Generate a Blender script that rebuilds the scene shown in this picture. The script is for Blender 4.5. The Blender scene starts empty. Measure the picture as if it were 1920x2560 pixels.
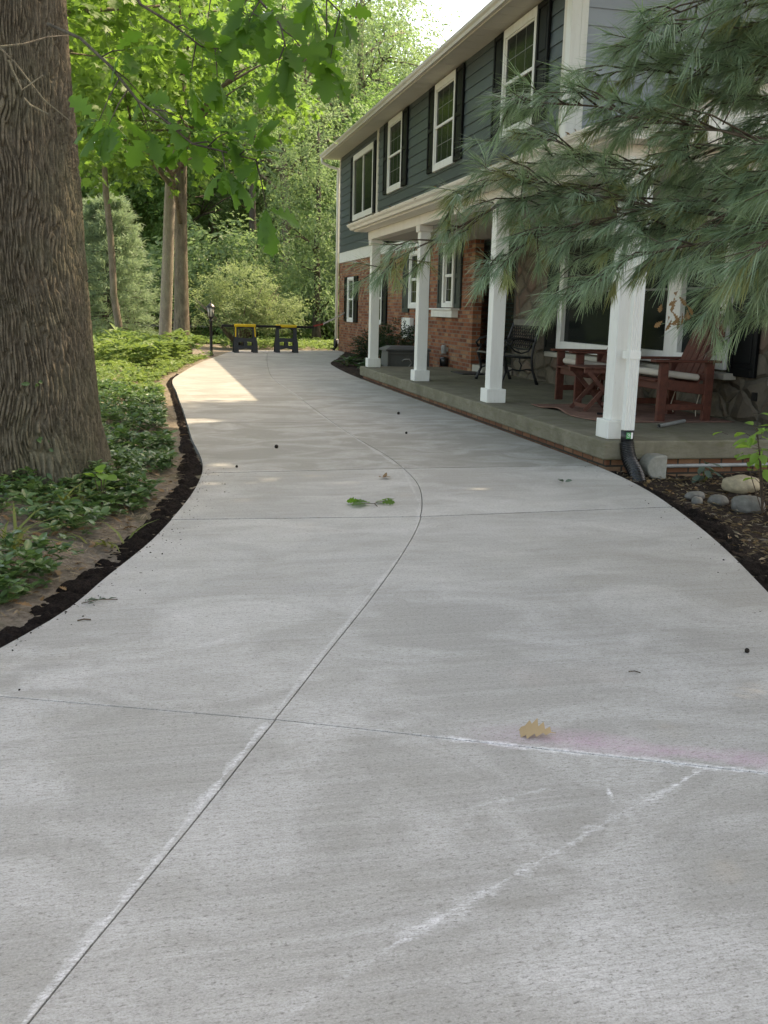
import bpy, bmesh, math, random
import numpy as np
from mathutils import Vector, Matrix, noise as mnoise
random.seed(11)
rng = np.random.default_rng(11)
S = bpy.context.scene
COL = S.collection
R_ = math.radians

# ------------------------------------------------------------------ camera
# y runs along the house front, x towards the house, z up; the eye is at 1.2 m
F_, CX, CY, EYE = 2400.0, 960.0, 1280.0, 1.2
def _n(a): return a / np.linalg.norm(a)
def _d(u, v): return np.array([(u - CX) / F_, -(v - CY) / F_, -1.0])
_Y = _n(_d(388, 758)); _Z = -_n(_d(700, 13300)); _Z = _n(_Z - _Y * np.dot(_Y, _Z)); _X = np.cross(_Y, _Z)
RM = np.array([_X, _Y, _Z])
cam_d = bpy.data.cameras.new('camera'); cam = bpy.data.objects.new('camera', cam_d); COL.objects.link(cam)
cam.matrix_world = Matrix([list(RM[0]) + [0], list(RM[1]) + [0], list(RM[2]) + [EYE], [0, 0, 0, 1]])
cam_d.sensor_fit = 'VERTICAL'; cam_d.sensor_height = 36.0; cam_d.sensor_width = 27.0
cam_d.lens = F_ / 2560 * 36.0
cam_d.clip_start = 0.05; cam_d.clip_end = 2000
S.camera = cam
def at(u, v, y):                      # a point of the real place seen at (u, v), at distance y along the drive
    r = RM @ _d(u, v); r = r * (y / r[1]); return Vector((r[0], r[1], r[2] + EYE))
def gp(u, v, z=0.0):
    r = RM @ _d(u, v); r = r * ((z - EYE) / r[2]); return Vector((r[0], r[1], z))

# ------------------------------------------------------------------ light
SUN = Vector((3.3, 1.3, 5.35)).normalized()          # towards the sun
sun_d = bpy.data.lights.new('sun', 'SUN'); sun_d.energy = 1.9; sun_d.angle = R_(0.53); sun_d.color = (1.0, 0.94, 0.84)
sun = bpy.data.objects.new('sun', sun_d); COL.objects.link(sun)
sun.rotation_euler = SUN.to_track_quat('Z', 'Y').to_euler()
wd = bpy.data.worlds.new('World'); S.world = wd; wd.use_nodes = True
wn = wd.node_tree; bg = wn.nodes['Background']
sky = wn.nodes.new('ShaderNodeTexSky'); sky.sky_type = 'NISHITA'; sky.sun_disc = False
sky.sun_elevation = math.asin(SUN.z); sky.sun_rotation = math.atan2(SUN.x, SUN.y)
sky.air_density = 1.0; sky.dust_density = 2.5; sky.ozone_density = 1.0
wn.links.new(sky.outputs['Color'], bg.inputs['Color']); bg.inputs['Strength'].default_value = 0.15
S.view_settings.view_transform = 'Standard'; S.view_settings.look = 'None'
S.view_settings.exposure = 2.02; S.view_settings.gamma = 1.0
S.view_settings.use_white_balance = True; S.view_settings.white_balance_temperature = 9000; S.view_settings.white_balance_tint = 13.5
S.render.engine = 'CYCLES'
S.cycles.use_denoising = True
S.cycles.max_bounces = 8; S.cycles.transparent_max_bounces = 12
S.cycles.diffuse_bounces = 4; S.cycles.transmission_bounces = 6

# ------------------------------------------------------------------ materials
class NT:
    def __init__(s, name):
        m = bpy.data.materials.new(name); m.use_nodes = True
        s.m = m; s.t = m.node_tree; s.p = s.t.nodes['Principled BSDF']; s.out = s.t.nodes['Material Output']
        s._pos = None
    def n(s, kind, **kw):
        nd = s.t.nodes.new(kind)
        for k, v in kw.items(): setattr(nd, k, v)
        return nd
    def l(s, a, b): s.t.links.new(a, b)
    def pos(s, sc=(1, 1, 1), geo=False):
        tc = s.n('ShaderNodeTexCoord') if not geo else s.n('ShaderNodeNewGeometry')
        mp = s.n('ShaderNodeMapping'); mp.inputs['Scale'].default_value = sc
        s.l(tc.outputs['Position'] if geo else tc.outputs['Object'], mp.inputs['Vector'])
        return mp.outputs['Vector']
    def noise(s, vec, scale=5, detail=4, rough=.55, dist=0):
        nd = s.n('ShaderNodeTexNoise'); nd.inputs['Scale'].default_value = scale
        nd.inputs['Detail'].default_value = detail; nd.inputs['Roughness'].default_value = rough
        nd.inputs['Distortion'].default_value = dist
        s.l(vec, nd.inputs['Vector']); return nd.outputs['Fac']
    def ramp(s, fac, stops):
        r = s.n('ShaderNodeValToRGB'); e = r.color_ramp.elements
        while len(e) < len(stops): e.new(.5)
        for el, (p, c) in zip(e, stops):
            el.position = p; el.color = (c, c, c, 1) if isinstance(c, (int, float)) else (*c, 1)
        s.l(fac, r.inputs['Fac']); return r.outputs['Color']
    def mix(s, fac, a, b, mode='MIX'):
        m = s.n('ShaderNodeMix', data_type='RGBA', blend_type=mode)
        for sock, v in ((0, fac), (6, a), (7, b)):
            if isinstance(v, (int, float)): m.inputs[sock].default_value = v if sock == 0 else (v, v, v, 1)
            elif isinstance(v, tuple): m.inputs[sock].default_value = (*v, 1)
            else: s.l(v, m.inputs[sock])
        return m.outputs[2]
    def math(s, op, a, b=0.0, c=None, clamp=False):
        m = s.n('ShaderNodeMath', operation=op); m.use_clamp = clamp
        for i, v in enumerate((a, b, c)):
            if v is None: continue
            if isinstance(v, (int, float)): m.inputs[i].default_value = v
            else: s.l(v, m.inputs[i])
        return m.outputs[0]
    def sep(s, vec):
        x = s.n('ShaderNodeSeparateXYZ'); s.l(vec, x.inputs[0]); return x.outputs
    def bump(s, h, strength=.3, dist=.01, prev=None):
        b = s.n('ShaderNodeBump'); b.inputs['Strength'].default_value = strength; b.inputs['Distance'].default_value = dist
        s.l(h, b.inputs['Height'])
        if prev is not None: s.l(prev, b.inputs['Normal'])
        return b.outputs['Normal']
    def set(s, col=None, rough=None, spec=None, normal=None, metal=None):
        for k, v in (('Base Color', col), ('Roughness', rough), ('Specular IOR Level', spec), ('Metallic', metal), ('Normal', normal)):
            if v is None: continue
            if isinstance(v, tuple): s.p.inputs[k].default_value = (*v, 1)
            elif isinstance(v, (int, float)): s.p.inputs[k].default_value = v
            else: s.l(v, s.p.inputs[k])
        return s.m

def simple(name, col, rough=.55, spec=.35, var=.25, sc=(6, 6, 6), nscale=1.0, bump=.15, bd=.004, metal=0, fine=60):
    grain = min(.18, var * .6)
    t = NT(name); v = t.pos(sc)
    f = t.noise(v, nscale, 5, .6)
    g = t.noise(t.pos(), fine, 3, .6)
    dark = tuple(c * (1 - var) for c in col); lite = tuple(min(1, c * (1 + var)) for c in col)
    c = t.mix(t.ramp(f, [(.3, 0.0), (.7, 1.0)]), dark, lite)
    c = t.mix(t.ramp(g, [(.35, 1 - grain), (.65, 1.0)]), (0, 0, 0), c)
    rr = t.math('MULTIPLY_ADD', f, .25, rough - .12)
    return t.set(col=c, rough=rr, spec=spec, metal=metal, normal=t.bump(g, bump, bd))

def paint(name, col, grime=(.42, .40, .34)):
    t = NT(name); a = t.noise(t.pos((5, 5, .7)), 1.6, 5, .65); b = t.noise(t.pos(), 22, 4, .7); d = t.noise(t.pos((1, 1, 1)), 2.6, 5, .6)
    c = t.mix(t.ramp(a, [(.5, 0.0), (.8, .35)]), col, grime); c = t.mix(t.ramp(b, [(.62, 0.0), (.78, .35)]), c, grime); c = t.mix(t.ramp(d, [(.55, 0.0), (.8, .18)]), c, grime)
    return t.set(col=c, rough=t.math('MULTIPLY_ADD', d, .2, .42), spec=.35, normal=t.bump(a, .08, .003))

def leafmat(name, c1, c2, tcol, tw=.38, rough=.5, spec=.25):
    t = NT(name); g = t.n('ShaderNodeNewGeometry')
    f = t.noise(t.pos(), .7, 3, .6)
    k = t.math('ADD', t.math('MULTIPLY', g.outputs['Random Per Island'], .75), t.math('MULTIPLY', f, .3), clamp=True)
    c = t.mix(k, c1, c2)
    tc = t.mix(k, tuple(x * .75 for x in tcol), tcol)
    t.set(col=c, rough=rough, spec=spec)
    tr = t.n('ShaderNodeBsdfTranslucent'); t.l(tc, tr.inputs['Color'])
    mx = t.n('ShaderNodeMixShader'); mx.inputs[0].default_value = tw
    t.l(t.p.outputs[0], mx.inputs[1]); t.l(tr.outputs[0], mx.inputs[2]); t.l(mx.outputs[0], t.out.inputs['Surface'])
    return t.m

def concrete_drive():
    t = NT('drive_concrete'); P = t.pos(); x, y, z = t.sep(P)
    g_ = t.n('ShaderNodeNewGeometry'); big = t.noise(P, .8, 5, .6, .4); mid = t.noise(t.pos((1.2, 3.2, 1)), 2.2, 6, .65)
    spk = t.noise(t.pos((1, 1.5, 1)), 75, 2, .6)
    spk2 = t.noise(t.pos((1, 2.0, 1)), 62, 6, .8)
    br = t.noise(t.pos((6, 160, 1)), 1.0, 3, .55)             # broom strokes run across the drive
    br2 = t.noise(t.pos((.35, 26, 1)), 1.0, 4, .65); br3 = t.noise(t.pos((.8, 62, 1)), 1.0, 3, .6)
    c = t.mix(t.ramp(big, [(.32, 0.0), (.68, 1.0)]), (.265, .257, .228), (.425, .414, .378))
    c = t.mix(t.ramp(mid, [(.3, .0), (.72, .6)]), c, (.49, .486, .472))
    c = t.mix(t.ramp(spk, [(.3, .35), (.46, 0.0)]), c, (.19, .183, .165))
    
    c = t.mix(t.ramp(br, [(.3, .3), (.6, 0.0)]), c, (.25, .243, .225))
    c = t.mix(t.ramp(br2, [(.3, .5), (.62, 0.0)]), c, (.25, .242, .215)); c = t.mix(t.ramp(br3, [(.3, .5), (.6, 0.0)]), c, (.25, .242, .215))
    porch_shade = t.math('MULTIPLY', t.math('MULTIPLY', t.math('GREATER_THAN', y, 7.08), t.math('MULTIPLY_ADD', t.math('LESS_THAN', y, 13.2), .45, t.math('MULTIPLY_ADD', t.math('LESS_THAN', y, 10.1), .4, .1))), t.ramp(t.noise(t.pos((.35, 1.4, 1)), 1.5, 5, .65), [(.25, 1.0), (.75, .5)])); c = t.mix(porch_shade, c, (.235, .224, .188))  # porch shade beyond the cross joint, painted into the concrete colour
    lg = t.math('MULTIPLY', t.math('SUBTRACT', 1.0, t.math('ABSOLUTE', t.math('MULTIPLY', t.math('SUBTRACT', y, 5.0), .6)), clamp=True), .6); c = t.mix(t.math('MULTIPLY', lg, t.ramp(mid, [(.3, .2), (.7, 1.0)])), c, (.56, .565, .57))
    c = t.mix(t.math('MULTIPLY', g_.outputs['Random Per Island'], .22), c, (.30, .295, .275))
    stk = t.ramp(t.noise(t.pos((26, 150, 1)), 1.0, 3, .6), [(.40, 0.0), (.60, 1.0)]); gr_ = t.ramp(t.noise(P, 60, 4, .75), [(.38, 0.0), (.6, 1.0)])
    def line(x0, y0, x1, y1, w, amt, brk=9.0, lo=.42, hi=.6, col=(.80, .80, .80), off=0.0, raw=False):
        nonlocal c
        L = math.hypot(x1 - x0, y1 - y0); dx, dy = (x1 - x0) / L, (y1 - y0) / L
        px = t.math('SUBTRACT', x, x0); py = t.math('SUBTRACT', y, y0)
        al = t.math('ADD', t.math('MULTIPLY', px, dx), t.math('MULTIPLY', py, dy))
        pe = t.math('ADD', t.math('MULTIPLY', px, -dy), t.math('MULTIPLY', py, dx))
        if off: pe = t.math('SUBTRACT', pe, off)
        lump = t.noise(t.pos(), brk, 3, .6)
        wv = t.math('MULTIPLY', t.ramp(lump, [(lo, .12), (hi, 1.0)]), w)
        a = t.math('SUBTRACT', 1.0, t.math('DIVIDE', t.math('ABSOLUTE', pe), wv), clamp=True)
        a = t.math('MULTIPLY', t.math('POWER', a, .7), t.math('MULTIPLY_ADD', gr_, .5, .5) if raw else t.math('MULTIPLY_ADD', t.math('MULTIPLY', stk, gr_), .75, .16), clamp=True)
        fd = 3.0 if raw else 16.0; ins = t.math('MULTIPLY', t.math('MULTIPLY', al, fd, clamp=True), t.math('MULTIPLY', t.math('SUBTRACT', L, al), fd * 2, clamp=True))
        a = t.math('MULTIPLY', t.math('MULTIPLY', a, ins), amt * (1 if raw else .62), clamp=True)
        c = t.mix(a, c, col)
    # saw dust left along the cut joints, chalk lines and a pink chalk smear
    line(-.26, 1.45, .31, 2.65, .024, 1.8, 7, .40, .62, off=.014)
    line(.31, 2.65, 1.20, 4.55, .018, 1.3, 5, .42, .62, off=.012)
    line(1.35, 4.9, 1.60, 5.75, .018, 1.0, 5); line(1.60, 5.75, 1.85, 7.2, .018, .8, 5)
    line(-.6, 3.02, .35, 2.64, .014, 1.4, 9, .45, .62); line(.35, 2.63, 1.05, 2.34, .014, 1.6, 8, .45, .6)
    line(.75, 2.465, 2.1, 1.85, .025, 3.4, 12, .3, .6, off=-.004)
    line(.80, 2.44, 2.1, 1.86, .10, .62, 3, .25, .6, col=(.52, .31, .42), off=.062, raw=True)
    line(.36, 1.555, 1.21, 2.03, .036, 1.2, 14, .45, .62); line(.15, 1.42, .7, 1.75, .05, .55, 9)
    line(1.16, 1.99, 1.42, 2.14, .020, 2.2, 18, .4, .6)
    for x0, y0, x1, y1, wd_ in ((.085, 5.457, 1.511, 5.361, .013), (1.511, 5.361, 3.195, 5.454, .016), (.303, 7.0, 1.79, 7.079, .022), (1.79, 7.079, 3.44, 7.10, .026), (.29, 10.1, 3.45, 10.1, .02), (.26, 13.2, 3.45, 13.2, .02)):
        line(x0, y0, x1, y1, wd_, .8, 4, .25, .6, col=(.13, .125, .105), raw=True)
    line(1.82, 7.25, 1.80, 12.5, .030, 1.2, 4); line(1.86, 12.5, 1.9, 16.5, .035, 1.2, 3)
    line(.70, 2.05, .97, 2.12, .045, .8, 18, .48, .62); line(1.085, 2.0, 1.115, 2.1, .009, 2.5, 25, .4, .6)
    line(.60, 1.95, .72, 1.98, .03, .55, 16); line(.1, 3.3, .30, 3.46, .05, .7, 12)
    # pale curing patches, then pits and dark flecks in the paste
    pt = t.noise(t.pos((.9, 1.3, 1)), 1.7, 5, .65, .8)
    c = t.mix(t.math('MULTIPLY', t.ramp(pt, [(.44, 0.0), (.68, .85)]), t.math('MULTIPLY_ADD', stk, .6, .4)), c, (.56, .553, .53))
    pk = t.noise(t.pos(), 1.1, 3, .5)
    c = t.mix(t.ramp(pk, [(.63, 0.0), (.8, .22)]), c, (.55, .42, .38))
    c = t.mix(t.ramp(spk2, [(.36, .95), (.47, 0.0)]), c, (.15, .143, .125))
    gra = t.noise(t.pos((1, 1.3, 1)), 190, 3, .7); c = t.mix(t.ramp(gra, [(.35, .45), (.55, 0.0)]), c, (.17, .162, .143)); c = t.mix(t.ramp(gra, [(.6, 0.0), (.75, .4)]), c, (.62, .61, .585))
    h = t.math('ADD', t.math('MULTIPLY', br, .7), t.math('MULTIPLY', spk, .5))
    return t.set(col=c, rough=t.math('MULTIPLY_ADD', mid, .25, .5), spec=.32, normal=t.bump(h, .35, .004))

def slab_mat():
    t = NT('porch_concrete'); P = t.pos()
    a = t.noise(P, 2.5, 6, .65, .6); b = t.noise(P, 35, 4, .7); st = t.noise(t.pos((1, 1, 5)), 6, 5, .7, 1.0)
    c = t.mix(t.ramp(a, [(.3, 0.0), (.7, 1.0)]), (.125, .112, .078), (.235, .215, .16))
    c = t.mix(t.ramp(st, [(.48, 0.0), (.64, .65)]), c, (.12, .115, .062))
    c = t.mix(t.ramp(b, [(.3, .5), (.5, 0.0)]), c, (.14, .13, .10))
    return t.set(col=c, rough=.8, spec=.25, normal=t.bump(b, .4, .006))

def brick_mat(name, cols, axis='YZ', bw=.2, bh=.067, mortar=(.19, .155, .125), dark=1.0):
    t = NT(name); P = t.pos(); x, y, z = t.sep(P)
    cb = t.n('ShaderNodeCombineXYZ'); t.l(t.math('ADD', x, y), cb.inputs[0]); t.l(z, cb.inputs[1])
    b = t.n('ShaderNodeTexBrick'); t.l(cb.outputs[0], b.inputs['Vector'])
    b.inputs['Scale'].default_value = 1; b.inputs['Brick Width'].default_value = bw; b.inputs['Row Height'].default_value = bh
    b.inputs['Mortar Size'].default_value = .0085; b.inputs['Mortar Smooth'].default_value = .15
    b.inputs['Color1'].default_value = (0, 0, 0, 1); b.inputs['Color2'].default_value = (1, 1, 1, 1); b.inputs['Mortar'].default_value = (.5, .5, .5, 1)
    bc = t.ramp(b.outputs['Color'], cols)
    n1 = t.noise(P, 28, 4, .7); n2 = t.noise(P, 1.3, 3, .6)
    bc = t.mix(t.ramp(n1, [(.3, .45), (.6, 0.0)]), bc, tuple(k * .5 for k in cols[1][1]))
    bc = t.mix(t.ramp(n2, [(.35, .22), (.6, 0.0)]), bc, (.10, .05, .035))
    c = t.mix(b.outputs['Fac'], bc, mortar)
    h = t.math('ADD', t.math('SUBTRACT', 1.0, b.outputs['Fac']), t.math('MULTIPLY', n1, .25))
    return t.set(col=c, rough=.82, spec=.25, normal=t.bump(h, .8, .012))

def stone_mat():
    t = NT('field_stone'); P = t.pos(); x, y, z = t.sep(P)
    cb = t.n('ShaderNodeCombineXYZ'); t.l(t.math('MULTIPLY', y, .8), cb.inputs[0]); t.l(t.math('MULTIPLY', z, 1.15), cb.inputs[1])
    t.l(x, cb.inputs[2])
    wob = t.noise(P, 3, 3, .6)
    vm = t.n('ShaderNodeVectorMath', operation='ADD'); t.l(cb.outputs[0], vm.inputs[0])
    wv = t.n('ShaderNodeVectorMath', operation='SCALE'); wv.inputs['Scale'].default_value = .12
    cw = t.n('ShaderNodeCombineXYZ'); t.l(wob, cw.inputs[0]); t.l(t.math('SUBTRACT', 1.0, wob), cw.inputs[1]); t.l(cw.outputs[0], wv.inputs[0]); t.l(wv.outputs[0], vm.inputs[1])
    v1 = t.n('ShaderNodeTexVoronoi', feature='F1'); v2 = t.n('ShaderNodeTexVoronoi', feature='DISTANCE_TO_EDGE')
    for v in (v1, v2): v.inputs['Scale'].default_value = 3.6; t.l(vm.outputs[0], v.inputs['Vector'])
    r, g, b_ = t.sep(v1.outputs['Color'])
    c = t.ramp(r, [(0, (.10, .085, .065)), (.3, (.17, .145, .11)), (.55, (.13, .11, .085)), (.8, (.16, .105, .08)), (1, (.20, .175, .135))])
    n1 = t.noise(P, 14, 5, .7)
    c = t.mix(t.ramp(n1, [(.3, .5), (.6, 0.0)]), c, (.08, .075, .06))
    e = t.ramp(v2.outputs['Distance'], [(.02, 1.0), (.055, 0.0)])
    c = t.mix(e, c, (.12, .108, .085))
    h = t.math('ADD', t.ramp(v2.outputs['Distance'], [(.0, 0.0), (.16, 1.0)]), t.math('MULTIPLY', n1, .35))
    return t.set(col=c, rough=.85, spec=.2, normal=t.bump(h, 1.0, .05))

def siding_mat(name, c0):
    t = NT(name); g = t.n('ShaderNodeNewGeometry')
    gr = t.noise(t.pos((14, 1.2, 60)), 2, 4, .6); st = t.noise(t.pos((1, 1, .4)), 1.4, 4, .6)
    c = t.mix(g.outputs['Random Per Island'], tuple(k * .9 for k in c0), tuple(k * 1.1 for k in c0))
    c = t.mix(t.ramp(st, [(.35, .35), (.7, 0.0)]), c, tuple(k * .75 for k in c0))
    return t.set(col=c, rough=t.math('MULTIPLY_ADD', gr, .25, .36), spec=.4, normal=t.bump(gr, .25, .003))

def bark_mat(name, c1, c2, sc=(9, 9, 2.2), bump=1.0, bd=.02):
    t = NT(name); P = t.pos(sc)
    a = t.noise(P, 1.6, 6, .7, .6); b = t.noise(t.pos(), 70, 3, .7); g = t.noise(t.pos(), 1.5, 4, .6)
    c = t.mix(t.ramp(a, [(.34, 0.0), (.62, 1.0)]), c1, c2)
    c = t.mix(t.ramp(g, [(.45, 0.0), (.7, .5)]), c, (c2[0] * .85, c2[1] * 1.05, c2[2] * .85)); li = t.noise(t.pos(), 9, 5, .75); c = t.mix(t.ramp(li, [(.60, 0.0), (.70, .45)]), c, (c2[0] * 1.25, c2[1] * 1.38, c2[2] * 1.3))
    c = t.mix(t.ramp(b, [(.3, .45), (.55, 0.0)]), c, tuple(k * .55 for k in c1))
    return t.set(col=c, rough=.88, spec=.15, normal=t.bump(t.math('ADD', a, t.math('MULTIPLY', b, .3)), bump, bd))

def soil_mat(name, c1, c2, scale=40, bump=1.0):
    t = NT(name); P = t.pos()
    a = t.noise(P, scale, 6, .75); b = t.noise(P, 2.2, 4, .6)
    c = t.mix(t.ramp(a, [(.35, 0.0), (.65, 1.0)]), c1, c2)
    c = t.mix(t.ramp(b, [(.4, .5), (.65, 0.0)]), c, tuple(k * .6 for k in c1))
    return t.set(col=c, rough=.95, spec=.1, normal=t.bump(a, bump, .03))

def ground_mat():
    t = NT('woodland_floor'); P = t.pos()
    a = t.noise(P, 22, 6, .75); b = t.noise(P, 1.1, 5, .65); d = t.noise(P, 90, 3, .7)
    c = t.mix(t.ramp(a, [(.35, 0.0), (.65, 1.0)]), (.13, .108, .085), (.29, .25, .205))
    c = t.mix(t.ramp(d, [(.56, 0.0), (.68, .6)]), c, (.30, .26, .19))
    c = t.mix(t.ramp(b, [(.5, 0.0), (.66, .55)]), c, (.07, .085, .035))
    return t.set(col=c, rough=.95, spec=.1, normal=t.bump(a, 1.0, .03))

MAT = {}
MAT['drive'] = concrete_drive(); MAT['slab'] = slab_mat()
MAT['brick'] = brick_mat('wall_brick', [(0.0, (.15, .045, .024)), (.35, (.26, .082, .040)), (.62, (.325, .118, .056)), (.85, (.38, .175, .09)), (1.0, (.41, .25, .145))])
MAT['brick_x'] = brick_mat('wall_brick_return', [(0.0, (.15, .045, .024)), (.35, (.26, .082, .040)), (.62, (.325, .118, .056)), (.85, (.38, .175, .09)), (1.0, (.41, .25, .145))], 'XZ')
MAT['fbrick'] = brick_mat('foundation_brick', [(0, (.15, .06, .035)), (.5, (.24, .11, .06)), (1, (.28, .17, .10))], 'YZ', mortar=(.05, .042, .032))
MAT['fbrick_x'] = brick_mat('foundation_brick_end', [(0, (.15, .06, .035)), (.5, (.24, .11, .06)), (1, (.28, .17, .10))], 'XZ', mortar=(.05, .042, .032))
MAT['stone'] = stone_mat()
MAT['siding'] = siding_mat('green_grey_siding', (.063, .084, .087))
MAT['gable'] = siding_mat('sky_lit_siding', (.30, .34, .385))  # same siding as the front; sky sheen painted in as a paler blue
MAT['white'] = paint('white_paint', (.74, .75, .71))
MAT['cream'] = paint('cream_paint', (.66, .63, .56))
MAT['soffit'] = simple('soffit_paint', (.62, .60, .55), .55, .3, .05, (1, 1, 1), 1.5, .05, .002)
MAT['ceiling'] = simple('shaded_ceiling_paint', (.42, .395, .36), .6, .3, .05, (1, 1, 1), 1.5, .05, .002)  # darker copy of the soffit paint, porch shade put into the colour
MAT['sill'] = simple('limestone_sill', (.40, .385, .33), .75, .25, .12, (3, 3, 3), 1.5, .2, .004)
MAT['shutter'] = simple('black_shutter_paint', (.005, .006, .006), .55, .18, .15, (2, 2, 2), 2, .1, .002)
MAT['shutter_grey'] = simple('faded_green_shutter', (.035, .048, .042), .55, .35, .2, (2, 2, 2), 2, .1, .002)
MAT['roof'] = simple('roof_shingle', (.085, .078, .07), .9, .15, .3, (4, 4, 4), 3, .8, .01)
g = NT('window_glass'); MAT['glass'] = g.set(col=(.012, .015, .014), rough=.16, spec=.10, normal=g.bump(g.noise(g.pos(), 1.2, 2, .5), .06, .02))
g = NT('door_glass'); MAT['doorglass'] = g.set(col=(.02, .025, .02), rough=.04, spec=1.0, normal=g.bump(g.noise(g.pos(), .9, 2, .5), .05, .02))
g.p.inputs['IOR'].default_value = 2.1
MAT['muntin'] = simple('grey_muntin', (.16, .17, .155), .5, .3, .05)
MAT['darkframe'] = simple('dark_door_paint', (.022, .014, .011), .4, .4, .2)
MAT['redwood'] = simple('red_stained_wood', (.105, .033, .021), .6, .3, .3, (8, 2, 8), 2, .25, .004)
MAT['redwood2'] = simple('weathered_red_wood', (.13, .055, .04), .7, .25, .3, (8, 2, 8), 2, .25, .004)
MAT['cushion'] = simple('beige_cushion_cloth', (.48, .44, .38), .9, .1, .1, (4, 4, 4), 2, .4, .004, fine=200)
MAT['iron'] = simple('black_cast_iron', (.010, .011, .012), .45, .5, .2, (3, 3, 3), 2, .2, .003)
MAT['slat'] = simple('weathered_bench_slat', (.17, .165, .14), .75, .2, .25, (3, 12, 3), 2, .3, .004)
MAT['rug'] = simple('faded_red_rug', (.24, .14, .11), .95, .05, .25, (3, 3, 3), 2, .5, .004, fine=120)
MAT['black'] = simple('black_plastic', (.008, .009, .010), .36, .6, .15, (3, 3, 3), 2, .1, .002)
MAT['blackmatte'] = simple('dark_grey_plastic', (.030, .032, .036), .55, .4, .15, (3, 3, 3), 2, .1, .002)
MAT['yellow'] = simple('yellow_plastic', (.70, .46, .02), .5, .4, .08, (3, 3, 3), 2, .05, .002)
MAT['box'] = simple('grey_resin', (.10, .105, .098), .6, .3, .15, (3, 3, 3), 2, .15, .003)
MAT['boxlid'] = simple('dark_resin_lid', (.07, .073, .07), .55, .35, .15, (3, 3, 3), 2, .15, .003)
MAT['pipe'] = simple('grey_conduit', (.30, .31, .30), .55, .35, .2, (4, 4, 4), 2, .15, .003)
MAT['block'] = simple('grey_concrete_block', (.30, .295, .255), .85, .2, .2, (4, 4, 4), 2, .4, .006)
MAT['stickgreen'] = simple('green_sticker', (.05, .30, .10), .5, .4, .1)
MAT['stickwhite'] = simple('white_sticker', (.75, .75, .75), .5, .4, .03)
MAT['tape_red'] = simple('red_tape', (.55, .07, .06), .4, .5, .1); MAT['tape_white'] = simple('white_tape', (.72, .66, .64), .4, .5, .05)
MAT['lampglass'] = simple('frosted_lamp_glass', (.55, .55, .50), .25, .5, .08)
MAT['oakbark'] = bark_mat('furrowed_oak_bark', (.072, .058, .041), (.175, .146, .106), (30, 30, 9), .8, .008)
MAT['bark'] = bark_mat('grey_brown_bark', (.095, .078, .060), (.26, .215, .165))
MAT['palebark'] = bark_mat('pale_tan_bark', (.22, .19, .15), (.36, .315, .25))
MAT['darkbark'] = bark_mat('dark_bark', (.045, .038, .03), (.12, .10, .08))
MAT['twig'] = bark_mat('pine_twig_bark', (.05, .036, .027), (.11, .08, .06), (40, 40, 40), .4, .003)
MAT['soil'] = soil_mat('dark_damp_soil', (.011, .008, .007), (.038, .029, .024), 60)
MAT['mulch'] = soil_mat('brown_mulch', (.026, .018, .014), (.085, .062, .048), 45)
MAT['ground'] = ground_mat()
MAT['lawn'] = soil_mat('sunlit_lawn', (.055, .085, .02), (.13, .17, .045), 30, .6)
MAT['road'] = simple('pale_road', (.26, .25, .235), .9, .15, .12, (1, 1, 1), 1, .3, .006)
MAT['rock'] = simple('tan_boulder', (.34, .29, .20), .85, .2, .25, (9, 9, 9), 1.5, .6, .01, fine=40)
MAT['rockgrey'] = simple('grey_fieldstone', (.17, .165, .15), .85, .2, .25, (9, 9, 9), 1.5, .6, .01, fine=40)
MAT['oakleaf'] = leafmat('oak_leaf', (.032, .085, .016), (.07, .15, .028), (.20, .45, .045), .48)
MAT['mapleleaf'] = leafmat('maple_leaf', (.058, .13, .026), (.115, .20, .045), (.26, .48, .075), .47)
MAT['forest1'] = leafmat('forest_leaf_mid', (.065, .140, .042), (.135, .225, .08), (.28, .50, .14), .45)
MAT['forest2'] = leafmat('forest_leaf_pale', (.11, .185, .085), (.21, .29, .15), (.34, .52, .21), .42)
MAT['forest3'] = leafmat('forest_leaf_dark', (.065, .135, .045), (.125, .205, .075), (.28, .48, .13), .44)
MAT['shrubleaf'] = leafmat('pale_shrub_leaf', (.12, .18, .08), (.22, .29, .14), (.36, .48, .2), .4)
MAT['farpine'] = leafmat('soft_pine_needle', (.15, .225, .14), (.27, .36, .23), (.34, .48, .25), .38)
MAT['needle'] = leafmat('white_pine_needle', (.065, .125, .075), (.33, .45, .30), (.32, .48, .2), .32, .36, .6)
MAT['needle_old'] = leafmat('olive_pine_needle', (.13, .16, .06), (.30, .32, .13), (.34, .38, .12), .3, .4, .4)
MAT['yew'] = leafmat('dark_yew_leaf', (.012, .026, .010), (.030, .055, .018), (.05, .10, .02), .2)
MAT['cover'] = leafmat('ground_cover_leaf', (.045, .10, .032), (.10, .175, .065), (.15, .29, .07), .28, .36, .5)
MAT['coverlit'] = leafmat('sunlit_ground_cover_leaf', (.09, .16, .045), (.18, .26, .09), (.28, .42, .10), .35)  # paler copy of the cover leaf, sunlight put into its colour
MAT['hosta'] = leafmat('hosta_leaf', (.045, .085, .04), (.09, .15, .08), (.12, .22, .06), .25)
MAT['weed'] = leafmat('dusty_weed_leaf', (.075, .11, .085), (.13, .175, .135), (.12, .2, .1), .2)
MAT['bright'] = leafmat('bright_green_leaf', (.12, .24, .04), (.20, .34, .08), (.32, .55, .08), .45)
MAT['straw'] = leafmat('dry_straw', (.16, .115, .065), (.36, .29, .19), (.3, .22, .1), .2)
MAT['strap'] = leafmat('strap_leaf', (.08, .13, .03), (.24, .25, .07), (.25, .3, .06), .3)
MAT['tan'] = leafmat('tan_dry_leaf', (.37, .25, .13), (.47, .34, .19), (.35, .25, .12), .2)
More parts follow.
